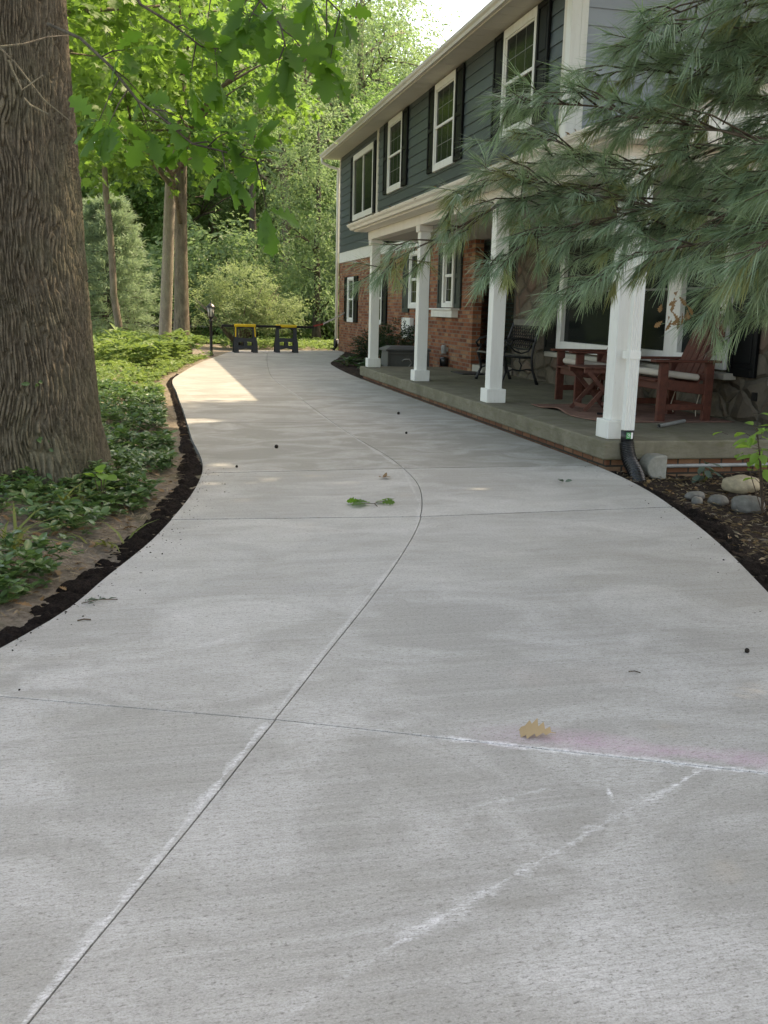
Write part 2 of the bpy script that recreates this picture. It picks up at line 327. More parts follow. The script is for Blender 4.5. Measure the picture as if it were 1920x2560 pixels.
MAT['brownleaf'] = leafmat('brown_dry_leaf', (.14, .08, .04), (.27, .17, .08), (.25, .14, .05), .2)
MAT['nut'] = simple('dark_nut_husk', (.02, .016, .012), .8, .2, .3)

# ------------------------------------------------------------------ builders
def origin(o):
    v = Vector((0, 0, 0))
    while o is not None: v += o.location; o = o.parent
    return v
def tag(o, label=None, cat=None, group=None, kind=None):
    if label: o['label'] = label
    if cat: o['category'] = cat
    if group: o['group'] = group
    if kind: o['kind'] = kind
    return o
def thing(name, label, cat, loc=(0, 0, 0), group=None, rz=0):
    o = bpy.data.objects.new(name, None); COL.objects.link(o); o.location = loc; o.rotation_euler = (0, 0, rz)
    o.empty_display_size = .1
    return tag(o, label, cat, group)
def link(name, me, mat, parent=None, world=True):
    o = bpy.data.objects.new(name, me); COL.objects.link(o)
    if mat is not None: me.materials.append(mat)
    if parent is not None:
        if world:
            me.transform(Matrix.Translation(-origin(parent)))
        o.parent = parent
    return o
def copy_thing(r, loc, rz=0, sc=1.0, label=None):
    c = r.copy(); COL.objects.link(c); c.location = loc; c.rotation_euler = (0, 0, rz); c.scale = (sc, sc, sc)
    if label: c['label'] = label
    for ch in r.children:
        k = ch.copy(); COL.objects.link(k); k.parent = c
        for g2 in ch.children:
            q = g2.copy(); COL.objects.link(q); q.parent = k
    return c
class MB:
    def __init__(s): s.v = []; s.f = []
    def add(s, vs, fs):
        b = len(s.v); s.v += [tuple(p) for p in vs]; s.f += [tuple(i + b for i in f) for f in fs]; return s
    def box(s, x0, x1, y0, y1, z0, z1):
        return s.add([(x0, y0, z0), (x1, y0, z0), (x1, y1, z0), (x0, y1, z0), (x0, y0, z1), (x1, y0, z1), (x1, y1, z1), (x0, y1, z1)],
                     [(0, 3, 2, 1), (4, 5, 6, 7), (0, 1, 5, 4), (1, 2, 6, 5), (2, 3, 7, 6), (3, 0, 4, 7)])
    def bar(s, p, q, w, h, up=(0, 0, 1)):        # rectangular bar from p to q
        p, q = Vector(p), Vector(q); d = (q - p).normalized(); u = Vector(up)
        if abs(d.dot(u)) > .98: u = Vector((1, 0, 0))
        a = d.cross(u).normalized(); b = a.cross(d).normalized()
        vs = [e + a * (w / 2 * sx) + b * (h / 2 * sy) for e in (p, q) for sx, sy in ((-1, -1), (1, -1), (1, 1), (-1, 1))]
        return s.add(vs, [(3, 2, 1, 0), (4, 5, 6, 7), (0, 1, 5, 4), (1, 2, 6, 5), (2, 3, 7, 6), (3, 0, 4, 7)])
    def extr(s, prof, axis, a, b):               # closed profile (2-D) extruded along an axis from a to b
        n = len(prof)
        def P(t, p): return {'y': (p[0], t, p[1]), 'x': (t, p[0], p[1]), 'z': (p[0], p[1], t)}[axis]
        vs = [P(a, p) for p in prof] + [P(b, p) for p in prof]
        fs = [tuple(range(n))[::-1], tuple(range(n, 2 * n))] + [(i, (i + 1) % n, n + (i + 1) % n, n + i) for i in range(n)]
        return s.add(vs, fs)
    def tube(s, pts, rad, n=8, cap=True):
        pts = [Vector(p) for p in pts]; m = len(pts)
        if isinstance(rad, (int, float)): rad = [rad] * m
        rings = []; ref = Vector((.31, .17, .93))
        for i, p in enumerate(pts):
            d = (pts[min(i + 1, m - 1)] - pts[max(i - 1, 0)]).normalized()
            a = d.cross(ref)
            if a.length < 1e-3: a = d.cross(Vector((1, 0, 0)))
            a.normalize(); b = d.cross(a)
            rings += [p + (a * math.cos(2 * math.pi * k / n) + b * math.sin(2 * math.pi * k / n)) * rad[i] for k in range(n)]
        fs = [(i * n + k, i * n + (k + 1) % n, (i + 1) * n + (k + 1) % n, (i + 1) * n + k) for i in range(m - 1) for k in range(n)]
        if cap: fs += [tuple(range(n))[::-1], tuple(range((m - 1) * n, m * n))]
        return s.add(rings, fs)
    def lathe(s, prof, c, n=16):
        vs = [(c[0] + r * math.cos(2 * math.pi * k / n), c[1] + r * math.sin(2 * math.pi * k / n), c[2] + z) for r, z in prof for k in range(n)]
        m = len(prof)
        fs = [(i * n + k, i * n + (k + 1) % n, (i + 1) * n + (k + 1) % n, (i + 1) * n + k) for i in range(m - 1) for k in range(n)]
        fs += [tuple(range(n))[::-1], tuple(range((m - 1) * n, m * n))]
        return s.add(vs, fs)
    def mesh(s, name, smooth=False, bevel=0, seg=2):
        me = bpy.data.meshes.new(name); me.from_pydata(s.v, [], s.f); me.update()
        if bevel:
            bm = bmesh.new(); bm.from_mesh(me)
            bmesh.ops.bevel(bm, geom=[e for e in bm.edges if len(e.link_faces) == 2 and e.calc_face_angle(0) > .5], offset=bevel, segments=seg, affect='EDGES', profile=.5)
            bm.to_mesh(me); bm.free()
        if smooth: me.polygons.foreach_set('use_smooth', [True] * len(me.polygons))
        return me
    def build(s, name, mat, parent=None, smooth=False, bevel=0, world=True, seg=2):
        return link(name, s.mesh(name, smooth, bevel, seg), mat, parent, world)

def np_mesh(name, V, F, smooth=False):
    me = bpy.data.meshes.new(name); k = F.shape[1]
    me.vertices.add(len(V)); me.vertices.foreach_set('co', np.ascontiguousarray(V, dtype=np.float32).ravel())
    me.loops.add(F.size); me.loops.foreach_set('vertex_index', np.ascontiguousarray(F, dtype=np.int32).ravel())
    me.polygons.add(len(F)); me.polygons.foreach_set('loop_start', np.arange(0, F.size, k, dtype=np.int32))
    me.polygons.foreach_set('loop_total', np.full(len(F), k, dtype=np.int32))
    if smooth: me.polygons.foreach_set('use_smooth', np.ones(len(F), dtype=bool))
    me.update(calc_edges=True); return me
def nrm(a): return a / np.maximum(np.linalg.norm(a, axis=-1, keepdims=True), 1e-9)

# leaf outlines in (across, along, lift); triangles
def half(outline, fold=.18, curl=.25):
    V = []; Fc = []; n = len(outline)
    for (b, a) in outline: V.append((0, a, -curl * a * a)); V.append((b, a, fold * b - curl * a * a)); V.append((-b, a, fold * b - curl * a * a))
    for i in range(n - 1):
        m0, r0, l0, m1, r1, l1 = range(3 * i, 3 * i + 6)
        Fc += [(m0, r0, r1), (m0, r1, m1), (m0, m1, l1), (m0, l1, l0)]
    return np.array(V, float), np.array(Fc, int)
T_SIMPLE = (np.array([(0, 0, 0), (.5, .45, .09), (0, 1, -.10), (-.5, .45, .09)], float), np.array([(0, 1, 2), (0, 2, 3)]))
T_OVAL = half([(0.02, 0), (.36, .22), (.5, .5), (.33, .8), (0.0, 1)], .16, .22)
T_OAK = half([(.012, 0), (.02, .12), (.20, .20), (.09, .30), (.36, .41), (.17, .50), (.50, .61), (.27, .70), (.42, .80), (.20, .87), (.17, .96), (.0, 1)], .15, .18)
T_OAK_CURLED = half([(.012, 0), (.02, .10), (.17, .24), (.08, .33), (.34, .46), (.19, .54), (.46, .66), (.28, .74), (.36, .85), (.12, .92), (.0, 1)], -.28, .5)
def maple():
    o = [(0, .12), (.30, .02), (.30, .14), (.56, .28), (.42, .36), (.62, .58), (.40, .56), (.30, .50), (.27, .72), (.13, .72), (0, 1.0)]
    V = [(0, 0, 0), (0, .32, .0)]; 
    for b, a in o[1:-1]: V.append((b, a, .14 * b - .12 * a))
    V.append((0, 1.0, -.14))
    for b, a in o[1:-1][::-1]: V.append((-b, a, .14 * b - .12 * a))
    k = len(V); ring = list(range(2, k)); Fc = [(1, ring[i], ring[i + 1]) for i in range(len(ring) - 1)]
    Fc += [(1, 0, ring[0]), (1, ring[-1], 0)]
    return np.array(V, float), np.array(Fc, int)
T_MAPLE = maple()
T_NEEDLE = (np.array([(-.5, 0, 0), (.5, 0, 0), (-.42, .5, -.02), (.42, .5, -.02), (-.08, 1, -.09), (.08, 1, -.09)], float), np.array([(0, 1, 3, 2), (2, 3, 5, 4)]))
T_BLADE = (np.array([(-.5, 0, 0), (.5, 0, 0), (-.6, .35, -.06), (.6, .35, -.06), (-.4, .7, -.3), (.4, .7, -.3), (-.04, 1, -.62), (.04, 1, -.62)], float), np.array([(0, 1, 3, 2), (2, 3, 5, 4), (4, 5, 7, 6)]))
def leaves(P, A, N, L, W, T):
    A = nrm(A); B = nrm(np.cross(A, N)); N = np.cross(B, A)
    tv, tf = T; n, k = len(P), len(tv)
    L = np.broadcast_to(np.asarray(L, float), (n,))[:, None, None]; W = np.broadcast_to(np.asarray(W, float), (n,))[:, None, None]
    V = P[:, None, :] + W * tv[None, :, 0:1] * B[:, None, :] + L * (tv[None, :, 1:2] * A[:, None, :] + tv[None, :, 2:3] * N[:, None, :])
    Fc = (np.arange(n)[:, None, None] * k + tf[None]).reshape(-1, tf.shape[1])
    return V.reshape(-1, 3), Fc
def leafobj(name, mat, P, A, N, L, W, T, parent=None, world=True):
    V, Fc = leaves(P, A, N, L, W, T); return link(name, np_mesh(name, V, Fc), mat, parent, world)

def interp(keys, smooth=True):            # smooth curve x(y) through keys (y, x)
    k = np.array(sorted(keys), float); ys, xs = k[:, 0], k[:, 1]; h = np.diff(ys); dl = np.diff(xs) / h
    m = np.zeros(len(ys)); m[1:-1] = (dl[:-1] * h[1:] + dl[1:] * h[:-1]) / (h[1:] + h[:-1]); m[0] = dl[0]; m[-1] = dl[-1]
    def f(y):
        y = np.asarray(y, float); i = np.clip(np.searchsorted(ys, y) - 1, 0, len(h) - 1); t = (y - ys[i]) / h[i]
        lin = np.where((y < ys[0]) | (y > ys[-1]))
        a = (2 * t**3 - 3 * t**2 + 1) * xs[i] + (t**3 - 2 * t**2 + t) * h[i] * m[i] + (-2 * t**3 + 3 * t**2) * xs[i + 1] + (t**3 - t**2) * h[i] * m[i + 1]
        lo = xs[0] + (y - ys[0]) * m[0]; hi = xs[-1] + (y - ys[-1]) * m[-1]
        return np.where(y < ys[0], lo, np.where(y > ys[-1], hi, a))
    return f
# drive outline: left edge, centre joint, right edge as x(y)
EL = interp([(-6, -11), (-2, -4.6), (0, -2.75), (1.5, -1.72), (2.6, -1.0), (3.42, -.561), (3.82, -.378), (4.27, -.25), (4.99, -.042), (5.6, .088), (6.3, .215), (7.04, .305), (9, .295), (10.9, .288), (13.5, .262), (16.3, .27), (17.5, .42), (19, .62), (21.33, .99), (23.5, 1.42), (25.73, 1.86), (27.4, 2.2)])
EC = interp([(-6, -3.2), (-2, -1.55), (0, -.83), (1.506, -.24), (2.07, .038), (2.64, .309), (3.145, .546), (3.79, .853), (4.53, 1.182), (5.19, 1.445), (5.71, 1.606), (6.34, 1.755), (7.34, 1.846), (9.04, 1.817), (12.84, 1.86), (16.1, 1.9), (19.9, 2.215), (23.6, 2.615), (27.4, 3.1)])
ER = interp([(-6, -.5), (-2, .6), (0, 1.25), (1.9, 2.0), (2.7, 2.3), (3.62, 2.637), (4.44, 2.923), (5.38, 3.186), (6, 3.324), (6.7, 3.415), (7.1, 3.44), (8, 3.45), (12, 3.45), (16.2, 3.45), (17.5, 3.47), (19, 3.54), (20.4, 3.64), (20.8, 3.68), (23, 4.23), (25, 4.72), (26.5, 5.05), (27.4, 5.06)])

def fbm(x, y, sc, seed=0, oct=4):
    out = np.zeros(np.broadcast(x, y).shape); amp = 1.0; tot = 0
    r2 = np.random.default_rng(seed)
    for o in range(oct):
        a = sc * 2**o; ox, oy = r2.random(2) * 100; g2 = r2.random((64, 64))
        X = x * a + ox; Y2 = y * a + oy; xi = np.floor(X).astype(int); yi = np.floor(Y2).astype(int); fx = X - xi; fy = Y2 - yi
        fx = fx * fx * (3 - 2 * fx); fy = fy * fy * (3 - 2 * fy)
        v = (g2[xi % 64, yi % 64] * (1 - fx) + g2[(xi + 1) % 64, yi % 64] * fx) * (1 - fy) + (g2[xi % 64, (yi + 1) % 64] * (1 - fx) + g2[(xi + 1) % 64, (yi + 1) % 64] * fx) * fy
        out += v * amp; tot += amp; amp *= .5
    return out / tot
def ground_z(x, y):
    x = np.asarray(x, float); y = np.asarray(y, float)
    dl = EL(np.clip(y, -6, 27.4)) - x; dr = x - ER(np.clip(y, -6, 27.4))
    sl = np.clip((dl - .12) / .9, 0, 1); left = -.035 + .13 * sl * sl * (3 - 2 * sl) * np.clip((y - 1) / 3, 0, 1) * np.clip((24 - y) / 6, 0, 1) 
    sr = np.clip((dr - .02) / .5, 0, 1); right = -.045 - .045 * sr * (y < 7.4) + .02 * (y > 16)
    z = np.where(x < EC(np.clip(y, -6, 27.4)), left, right)
    z = np.where(y > 27.4, -.03, z)
    inside = (dl < -.06) & (dr < -.06) & (y < 27.3)
    z = z + (fbm(x, y, 2.2, 3) - .5) * .05 + (fbm(x, y, 14, 4, 3) - .5) * .018
    return np.where(inside, -.06, z)

# ------------------------------------------------------------------ ground, drive, soil strips
def grid_mesh(name, xs, ys, zf, mat, kind='structure'):
    X, Y = np.meshgrid(xs, ys, indexing='ij'); Z = zf(X, Y)
    nx, ny = len(xs), len(ys)
    i = np.arange(nx - 1)[:, None] * ny + np.arange(ny - 1)[None]
    Fc = np.stack([i, i + ny, i + ny + 1, i + 1], -1).reshape(-1, 4)
    o = link(name, np_mesh(name, np.stack([X, Y, Z], -1).reshape(-1, 3), Fc, True), mat); o['kind'] = kind
    return o
xs = np.concatenate([-np.geomspace(300, 6.2, 24), np.arange(-6, 6.01, .07), np.geomspace(6.3, 300, 26)])
ys = np.concatenate([-np.geomspace(120, 3.2, 18), np.arange(-3, 2, .25), np.arange(2, 9, .06), np.arange(9, 30, .14), np.geomspace(30.2, 400, 30)])
grid_mesh('ground', xs, ys, ground_z, MAT['ground'])
grid_mesh('lawn', np.linspace(-40, 45, 60), np.linspace(31.5, 90, 70), lambda x, y: .03 + (fbm(x, y, .5, 8) - .5) * .12, MAT['lawn'])
grid_mesh('road', np.linspace(-60, 60, 40), np.linspace(47, 53, 6), lambda x, y: .13 + 0 * x, MAT['road'])

joints = [(None, -5.0)] 
JL = [(-5.5, -5.5, -5.5), (-1.6, -1.4, -1.2), (.9, .75, .6), (3.07, 2.656, 1.89), (5.457, 5.361, 5.454), (7.0, 7.079, 7.10), (10.1, 10.1, 10.1), (13.2, 13.2, 13.2), (16.3, 16.3, 16.3), (19.4, 19.4, 19.4), (22.4, 22.4, 22.4), (25.2, 25.2, 25.2), (26.75, 27.1, 27.45)]
dv = MB(); GAP = .0032
for a, b in zip(JL[:-1], JL[1:]):
    ga = .009 if abs(a[1] - 5.361) < .01 else .009 if abs(a[1] - 7.079) < .01 else GAP; gb = .009 if abs(b[1] - 5.361) < .01 else .009 if abs(b[1] - 7.079) < .01 else GAP
    m = max(6, int((b[1] - a[1]) / .18)); ts = np.linspace(0, 1, m + 1)
    yl = a[0] + (b[0] - a[0]) * ts; yc = a[1] + (b[1] - a[1]) * ts; yr = a[2] + (b[2] - a[2]) * ts
    g1 = np.zeros(m + 1); g1[0] = ga; g1[-1] = -gb
    for side in (0, 1):
        if side == 0:
            p0 = np.stack([EL(yl), yl + g1], 1); p1 = np.stack([EC(yc) - GAP * .8, yc + g1], 1)
        else:
            p0 = np.stack([EC(yc) + GAP * .8, yc + g1], 1); p1 = np.stack([ER(yr), yr + g1], 1)
        vs = []; fs = []
        K_ = 8
        for i in range(m + 1):
            for q in range(K_ + 1):
                p = p0[i] + (p1[i] - p0[i]) * q / K_; vs.append((p[0], p[1], 0.0))
        base = len(vs)
        W1 = K_ + 1
        for i in range(m):
            for q in range(K_): fs.append((i * W1 + q, i * W1 + q + 1, (i + 1) * W1 + q + 1, (i + 1) * W1 + q))
        loop = [i * W1 for i in range(m, -1, -1)] + list(range(1, K_ + 1)) + [i * W1 + K_ for i in range(1, m + 1)] + [m * W1 + q for q in range(K_ - 1, 0, -1)]
        for k in loop: vs.append((vs[k][0], vs[k][1], -.12))
        n = len(loop)
        for k in range(n): fs.append((loop[k], base + k, base + (k + 1) % n, loop[(k + 1) % n]))
        dv.add(vs, fs)
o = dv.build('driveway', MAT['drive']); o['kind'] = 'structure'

def soil_strip(name, edge, y0, y1, wfun, side, mat, seed):
    n = int((y1 - y0) / .014); yy = np.linspace(y0, y1, n); m = 26
    tt = np.linspace(0, 1, m)
    Y = np.repeat(yy[:, None], m, 1); wv = wfun(yy)[:, None] * (.75 + .6 * fbm(yy, yy * 0 + 3.3, 1.6, seed)[:, None])
    X = edge(Y) + side * (tt[None] * wv - .004 * (1 - tt[None]))
    clod = fbm(X, Y, 16, seed + 1, 3) ; clod2 = fbm(X, Y, 45, seed + 2, 2)
    env = np.sin(np.pi * np.clip(tt, 0, 1))[None] ** .6
    Z = np.maximum(ground_z(X, Y), -.06) - .012 * (1 - env) + env * (.012 + (clod - .45) * .075 + (clod2 - .5) * .028)
    Z[:, 0] = -.045; Z = np.minimum(Z, np.where(tt[None] < .15, -.008, 9))
    i = np.arange(n - 1)[:, None] * m + np.arange(m - 1)[None]
    Fc = np.stack([i, i + 1, i + m + 1, i + m], -1).reshape(-1, 4)
    if side < 0: Fc = Fc[:, ::-1]
    o = link(name, np_mesh(name, np.stack([X, Y, Z], -1).reshape(-1, 3), Fc, True), mat); o['kind'] = 'structure'
soil_strip('soil', EL, 1.2, 17.5, lambda y: np.interp(y, [1, 3, 5, 7, 9, 17.5], [.21, .21, .17, .2, .10, .08]), -1, MAT['soil'], 21)
soil_strip('soil', ER, 1.0, 7.0, lambda y: np.interp(y, [1, 3.5, 5, 6.2, 7], [.3, .34, .3, .18, .08]), 1, MAT['soil'], 31)

# ------------------------------------------------------------------ the house
W = 5.1; WS = 5.5
house = thing('house', 'green-grey sided and red brick two-storey house with white columned porch', 'house', (W, 14.0, 0))
def hb(mb, name, mat, par=None, **k): return mb.build(name, MAT[mat], par or house, **k)
# brick front wall, pilaster return at the entrance, stone wall of the near wing
b = MB(); b.box(W, W + .14, 15.45, 27.55, -.2, 2.43); hb(b, 'brick_wall', 'brick')
b = MB(); b.box(W - .002, W + .142, 15.42, 15.45, .18, 2.43); hb(b, 'brick_wall', 'brick_x')
b = MB(); b.box(WS, WS + .3, 6.9, 14.5, .15, 2.45); hb(b, 'stone_wall', 'stone')
b = MB(); b.box(W - .012, W + .02, 22.2, 27.55, 2.43, 2.71); b.box(W - .012, W + .02, 15.3, 22.2, 2.43, 2.60); hb(b, 'frieze', 'white')
# upper walls: lapped siding
b = MB(); z = 2.71; k = 0
while z < 5.23:
    zt = min(z + .187, 5.235)
    cuts = sorted([12.02, 27.53] + [random.uniform(13, 26.5) for _ in range(3)])
    for y0, y1 in zip(cuts[:-1], cuts[1:]):
        b.extr([(W - .022, z - .012), (W + .03, z - .012), (W + .03, zt), (W - .006, zt)], 'y', y0 + .001, y1 - .001)
    z += .187
hb(b, 'siding', 'siding')
PITCH = .5
b = MB(); z = 2.66
while z < 7.6:
    zt = z + .205; x0 = 5.14 + max(0, (zt - 5.25) / PITCH); x1 = 14.0 - max(0, (zt - 5.25) / PITCH)
    if x1 - x0 < .3: break
    cuts = [x0] + sorted(random.uniform(x0 + 1.2, x1) for _ in range(2)) + [x1]
    for c0, c1 in zip(cuts[:-1], cuts[1:]):
        b.extr([(12.0 - .022, z - .012), (12.03, z - .012), (12.03, zt), (12.0 - .006, zt)], 'x', c0 + .001, c1 - .001)
    z += .205
hb(b, 'gable_siding', 'gable')
b = MB(); b.box(W + .1, 13.9, 12.05, 27.5, 2.6, 5.2); hb(b, 'inner_wall', 'darkframe')
b = MB(); b.box(W - .03, W + .1, 11.965, 12.12, 2.62, 5.235); hb(b, 'corner_board', 'white')
b = MB(); b.box(W - .03, W + .02, 12.122, 12.20, 2.62, 5.232); hb(b, 'corner_board', 'cream')
b = MB(); b.box(W + .102, W + .19, 11.962, 12.02, 2.62, 5.30); hb(b, 'corner_board', 'white')
b = MB(); b.box(W - .03, W + .06, 27.46, 27.57, 2.71, 5.235); hb(b, 'corner_board', 'cream')
b = MB(); b.box(W - .032, W, 22.70, 22.86, 2.9, 5.232); hb(b, 'trim_board', 'cream')
# main roof, soffit, gutter
EX = 4.66
b = MB()
b.extr([(EX - .02, 5.36), (9.55, 5.36 + (9.55 - EX) * PITCH), (14.44, 5.36), (14.44, 5.28), (9.55, 5.27 + (9.55 - EX) * PITCH), (EX - .02, 5.29)], 'y', 11.72, 27.9)
hb(b, 'roof', 'roof')
prof = [(11.74, 5.256)]
for i in range(44): y_ = 11.9 + i * .365; prof += [(y_, 5.236), (y_ + .001, 5.244), (y_ + .009, 5.244), (y_ + .010, 5.236)]
prof = [(11.74, 5.256), (11.74, 5.236)] + prof[1:] + [(27.86, 5.236), (27.86, 5.256)]
b = MB(); b.extr(prof, 'x', EX + .02, W + .05); hb(b, 'soffit', 'soffit')
b = MB(); b.box(EX, EX + .02, 11.73, 27.87, 5.215, 5.33); hb(b, 'fascia', 'cream')
def gutter(x, y0, y1, zt, h, w):
    return [(x, zt - h), (x - w * .5, zt - h), (x - w * .62, zt - h * .62), (x - w * .9, zt - h * .38), (x - w, zt - h * .1), (x - w, zt), (x - w + .008, zt), (x - w + .008, zt - h * .1), (x - w * .84, zt - h * .34), (x - w * .55, zt - h * .6), (x - w * .45, zt - h + .008), (x - .006, zt - h + .008), (x - .006, zt), (x, zt)]
b = MB(); b.extr(gutter(EX - .002, 0, 0, 5.335, .105, .11), 'y', 11.73, 27.9); hb(b, 'gutter', 'soffit')
b = MB(); b.tube([(EX - .05, 27.8, 5.24), (EX - .05, 27.8, 5.14), (EX + .15, 27.75, 5.03), (W - .06, 27.62, 4.96), (W - .06, 27.62, 4.8), (W - .06, 27.62, .3)], .042, 8); hb(b, 'downspout', 'white', smooth=True)
b = MB(); b.tube([(W - .06, 27.62, .32), (W - .06, 27.62, .12), (W - .14, 27.6, 0)], [.075, .08, .08], 10); hb(b, 'drain_pipe', 'black', smooth=True)
# windows
def window(y0, y1, z0, z1, w, top=.12, bot=.12, side=.065, kind='hung', mat='white', deep=.045, pane='glass'):
    b = MB(); x0 = w - deep
    b.box(x0, w + .01, y0, y0 + side, z0, z1); b.box(x0, w + .01, y1 - side, y1, z0, z1)
    b.box(x0 - .004, w + .01, y0 + side, y1 - side, z1 - top, z1 - .001); b.box(x0 - .004, w + .01, y0 + side, y1 - side, z0 + .001, z0 + bot)
    f = hb(b, 'window', mat, bevel=.004, seg=1)
    ya, yb, za, zb = y0 + side, y1 - side, z0 + bot, z1 - top; xm = w - .018
    b = MB(); s = .032
    if kind == 'hung':
        zm = (za + zb) / 2
        for (p, q, xx) in ((zm, zb, xm - .008), (za, zm, xm + .004)):
            b.box(xx, w, ya, ya + s, p, q); b.box(xx, w, yb - s, yb, p, q); b.box(xx, w, ya + s, yb - s, q - s * .7, q); b.box(xx, w, ya + s, yb - s, p, p + s * .9)
        b.box(xm - .018, w, ya + .001, yb - .001, zm - .022, zm + .022)
    elif kind == 'single':
        b.box(xm - .004, w, ya + .001, yb - .001, (za + zb) / 2 - .012, (za + zb) / 2 + .012)
    else:
        ym = (ya + yb) / 2
        b.box(xm - .016, w, ym - .028, ym + .028, za, zb)
    hb(b, 'sash', 'muntin' if kind == 'single' else mat, f, bevel=.003, seg=1)
    b = MB(); b.box(w - .010, w + .004, ya, yb, za, zb); hb(b, 'pane', pane, f)
    b = MB()
    if kind == 'hung':
        for t in (1 / 3, 2 / 3): b.box(w - .0115, w - .0098, ya + (yb - ya) * t - .006, ya + (yb - ya) * t + .006, za + .03, zb - .03)
        for t in (.25, .75): b.box(w - .0118, w - .0095, ya + .03, yb - .03, za + (zb - za) * t - .006, za + (zb - za) * t + .006)
        hb(b, 'muntin', 'muntin', f)
    return f
def shutter(y0, y1, z0, z1, w, mat='shutter', panels=2):
    b = MB(); s = .055 if y1 - y0 > .25 else .04
    b.box(w - .042, w - .004, y0, y0 + s, z0, z1); b.box(w - .042, w - .004, y1 - s, y1, z0, z1)
    hs = np.linspace(z0, z1, panels + 1)
    for i, h in enumerate(hs):
        lo = h if i == 0 else h - .04; hi = h if i == panels else h + .04
        if i == 0: hi = h + .08
        if i == panels: lo = h - .07
        b.box(w - .0415, w - .004, y0 + s, y1 - s, lo, hi)
    b.box(w - .022, w - .0045, y0 + s - .002, y1 - s + .002, z0 + .01, z1 - .01)
    for i in range(panels): b.box(w - .034, w - .02, y0 + s + .035, y1 - s - .035, hs[i] + .13, hs[i + 1] - .10)
    hb(b, 'shutter', mat, bevel=.006, seg=1)
U = W - .02
for (ya, yb) in ((13.07, 14.34), (16.71, 17.96), (20.40, 21.64)):
    window(ya, yb, 3.68, 5.19, U)
    shutter(ya - .43, ya - .015, 3.70, 5.20, U); shutter(yb + .015, yb + .43, 3.70, 5.20, U)
window(23.13, 25.49, 3.40, 5.01, U, kind='slide', top=.14, bot=.14)
shutter(22.90, 23.11, 3.40, 5.01, U, panels=1); shutter(25.51, 25.83, 3.40, 5.01, U)
window(25.32, 26.15, .83, 2.0, W, top=.07, bot=.09, side=.07); shutter(24.84, 25.30, .83, 2.02, W); shutter(26.17, 26.60, .83, 2.02, W)
window(22.0, 22.9, .83, 2.02, W, top=.07, bot=.09, side=.07); shutter(21.55, 21.98, .83, 2.02, W); shutter(22.92, 23.35, .83, 2.02, W)
window(18.5, 19.55, 1.22, 2.34, W, top=.07, bot=.09, side=.08); shutter(19.57, 20.08, 1.14, 2.33, W, 'shutter_grey'); shutter(18.1, 18.48, 1.14, 2.33, W, 'shutter_grey')
window(16.42, 17.08, 1.25, 2.33, W, top=.06, bot=.08, side=.09, deep=.06); shutter(17.1, 17.44, 1.24, 2.33, W, 'shutter_grey'); shutter(16.06, 16.40, 1.24, 2.33, W, 'shutter_grey')
b = MB(); b.box(W - .16, W, 16.16, 17.62, 1.205, 1.235); b.box(W - .12, W, 16.24, 17.53, 1.08, 1.205); hb(b, 'window_box', 'white', bevel=.004, seg=1)
b = MB(); b.box(W - .09, W, 19.2, 19.87, .60, 1.03); b.box(W - .10, W - .088, 19.24, 19.83, .64, .99); hb(b, 'utility_cabinet', 'white', bevel=.008)
b = MB(); b.lathe([(.05, 0), (.05, .13), (.04, .15)], (W - .07, 16.78, .44), 10); b.box(W - .08, W, 16.74, 16.82, .47, .55); hb(b, 'outlet_box', 'pipe', smooth=False)
b = MB(); b.lathe([(.075, 0), (.08, .12), (.06, .16)], (W - .09, 16.68, .22), 10); hb(b, 'hose_bib', 'black', smooth=True)
# stone wall windows with sills and a black shutter
WY = (8.54, 9.59, 12.70)
shutter(12.76, 13.2, .64, 2.2, WS); 
window(WY[1], WY[2], .69, 2.25, WS, top=.1, bot=.13, side=.14, kind='single', deep=.07)
window(WY[0], WY[1] - .002, .69, 2.25, WS, top=.1, bot=.13, side=.14, kind='single', deep=.07)
shutter(WY[0] - .47, WY[0] - .02, .64, 2.2, WS)
b = MB(); b.box(WS - .14, WS, 8.40, 12.93, .60, .665); hb(b, 'window_sill', 'sill', bevel=.008)
b = MB(); b.box(WS - .12, WS, 7.42, 7.72, .60, 2.34); hb(b, 'pilaster', 'cream', bevel=.006)
b = MB(); b.box(WS - .012, WS + .01, 8.03, 8.11, .43, .51); hb(b, 'wall_vent', 'black')
# entrance: glass door and side light in a recess
b = MB(); b.box(WS + .06, WS + .12, 14.5, 17.2, .20, 2.40); hb(b, 'entrance_wall', 'darkframe')
b = MB(); b.box(WS, WS + .06, 16.5, 16.75, .21, 2.35); b.box(WS, WS + .06, 15.22, 15.36, .21, 2.35); b.box(WS, WS + .06, 14.5, 14.6, .21, 2.35); b.box(WS, WS + .06, 15.36, 16.5, 2.2, 2.35); b.box(WS, WS + .06, 15.36, 16.5, .21, .34); b.box(WS, WS + .06, 14.6, 15.22, .21, .36); b.box(WS, WS + .06, 14.6, 15.22, 2.25, 2.35)
dr = hb(b, 'door', 'darkframe', bevel=.004, seg=1)
b = MB(); b.box(WS + .03, WS + .045, 15.36, 16.5, .34, 2.2); hb(b, 'door_glass', 'doorglass', dr)
b = MB(); b.box(WS + .03, WS + .045, 14.6, 15.22, .36, 2.25); hb(b, 'side_light', 'doorglass', dr)
b = MB(); b.tube([(WS - .05, 15.5, 1.1), (WS - .05, 15.5, 1.3)], .012, 6); hb(b, 'handle', 'pipe', dr)
b = MB(); b.box(W + .15, WS + .05, 14.55, 17.0, .212, .33); b.box(W + .02, W + .149, 14.9, 15.41, .212, .33); hb(b, 'door_step', 'sill', bevel=.006)
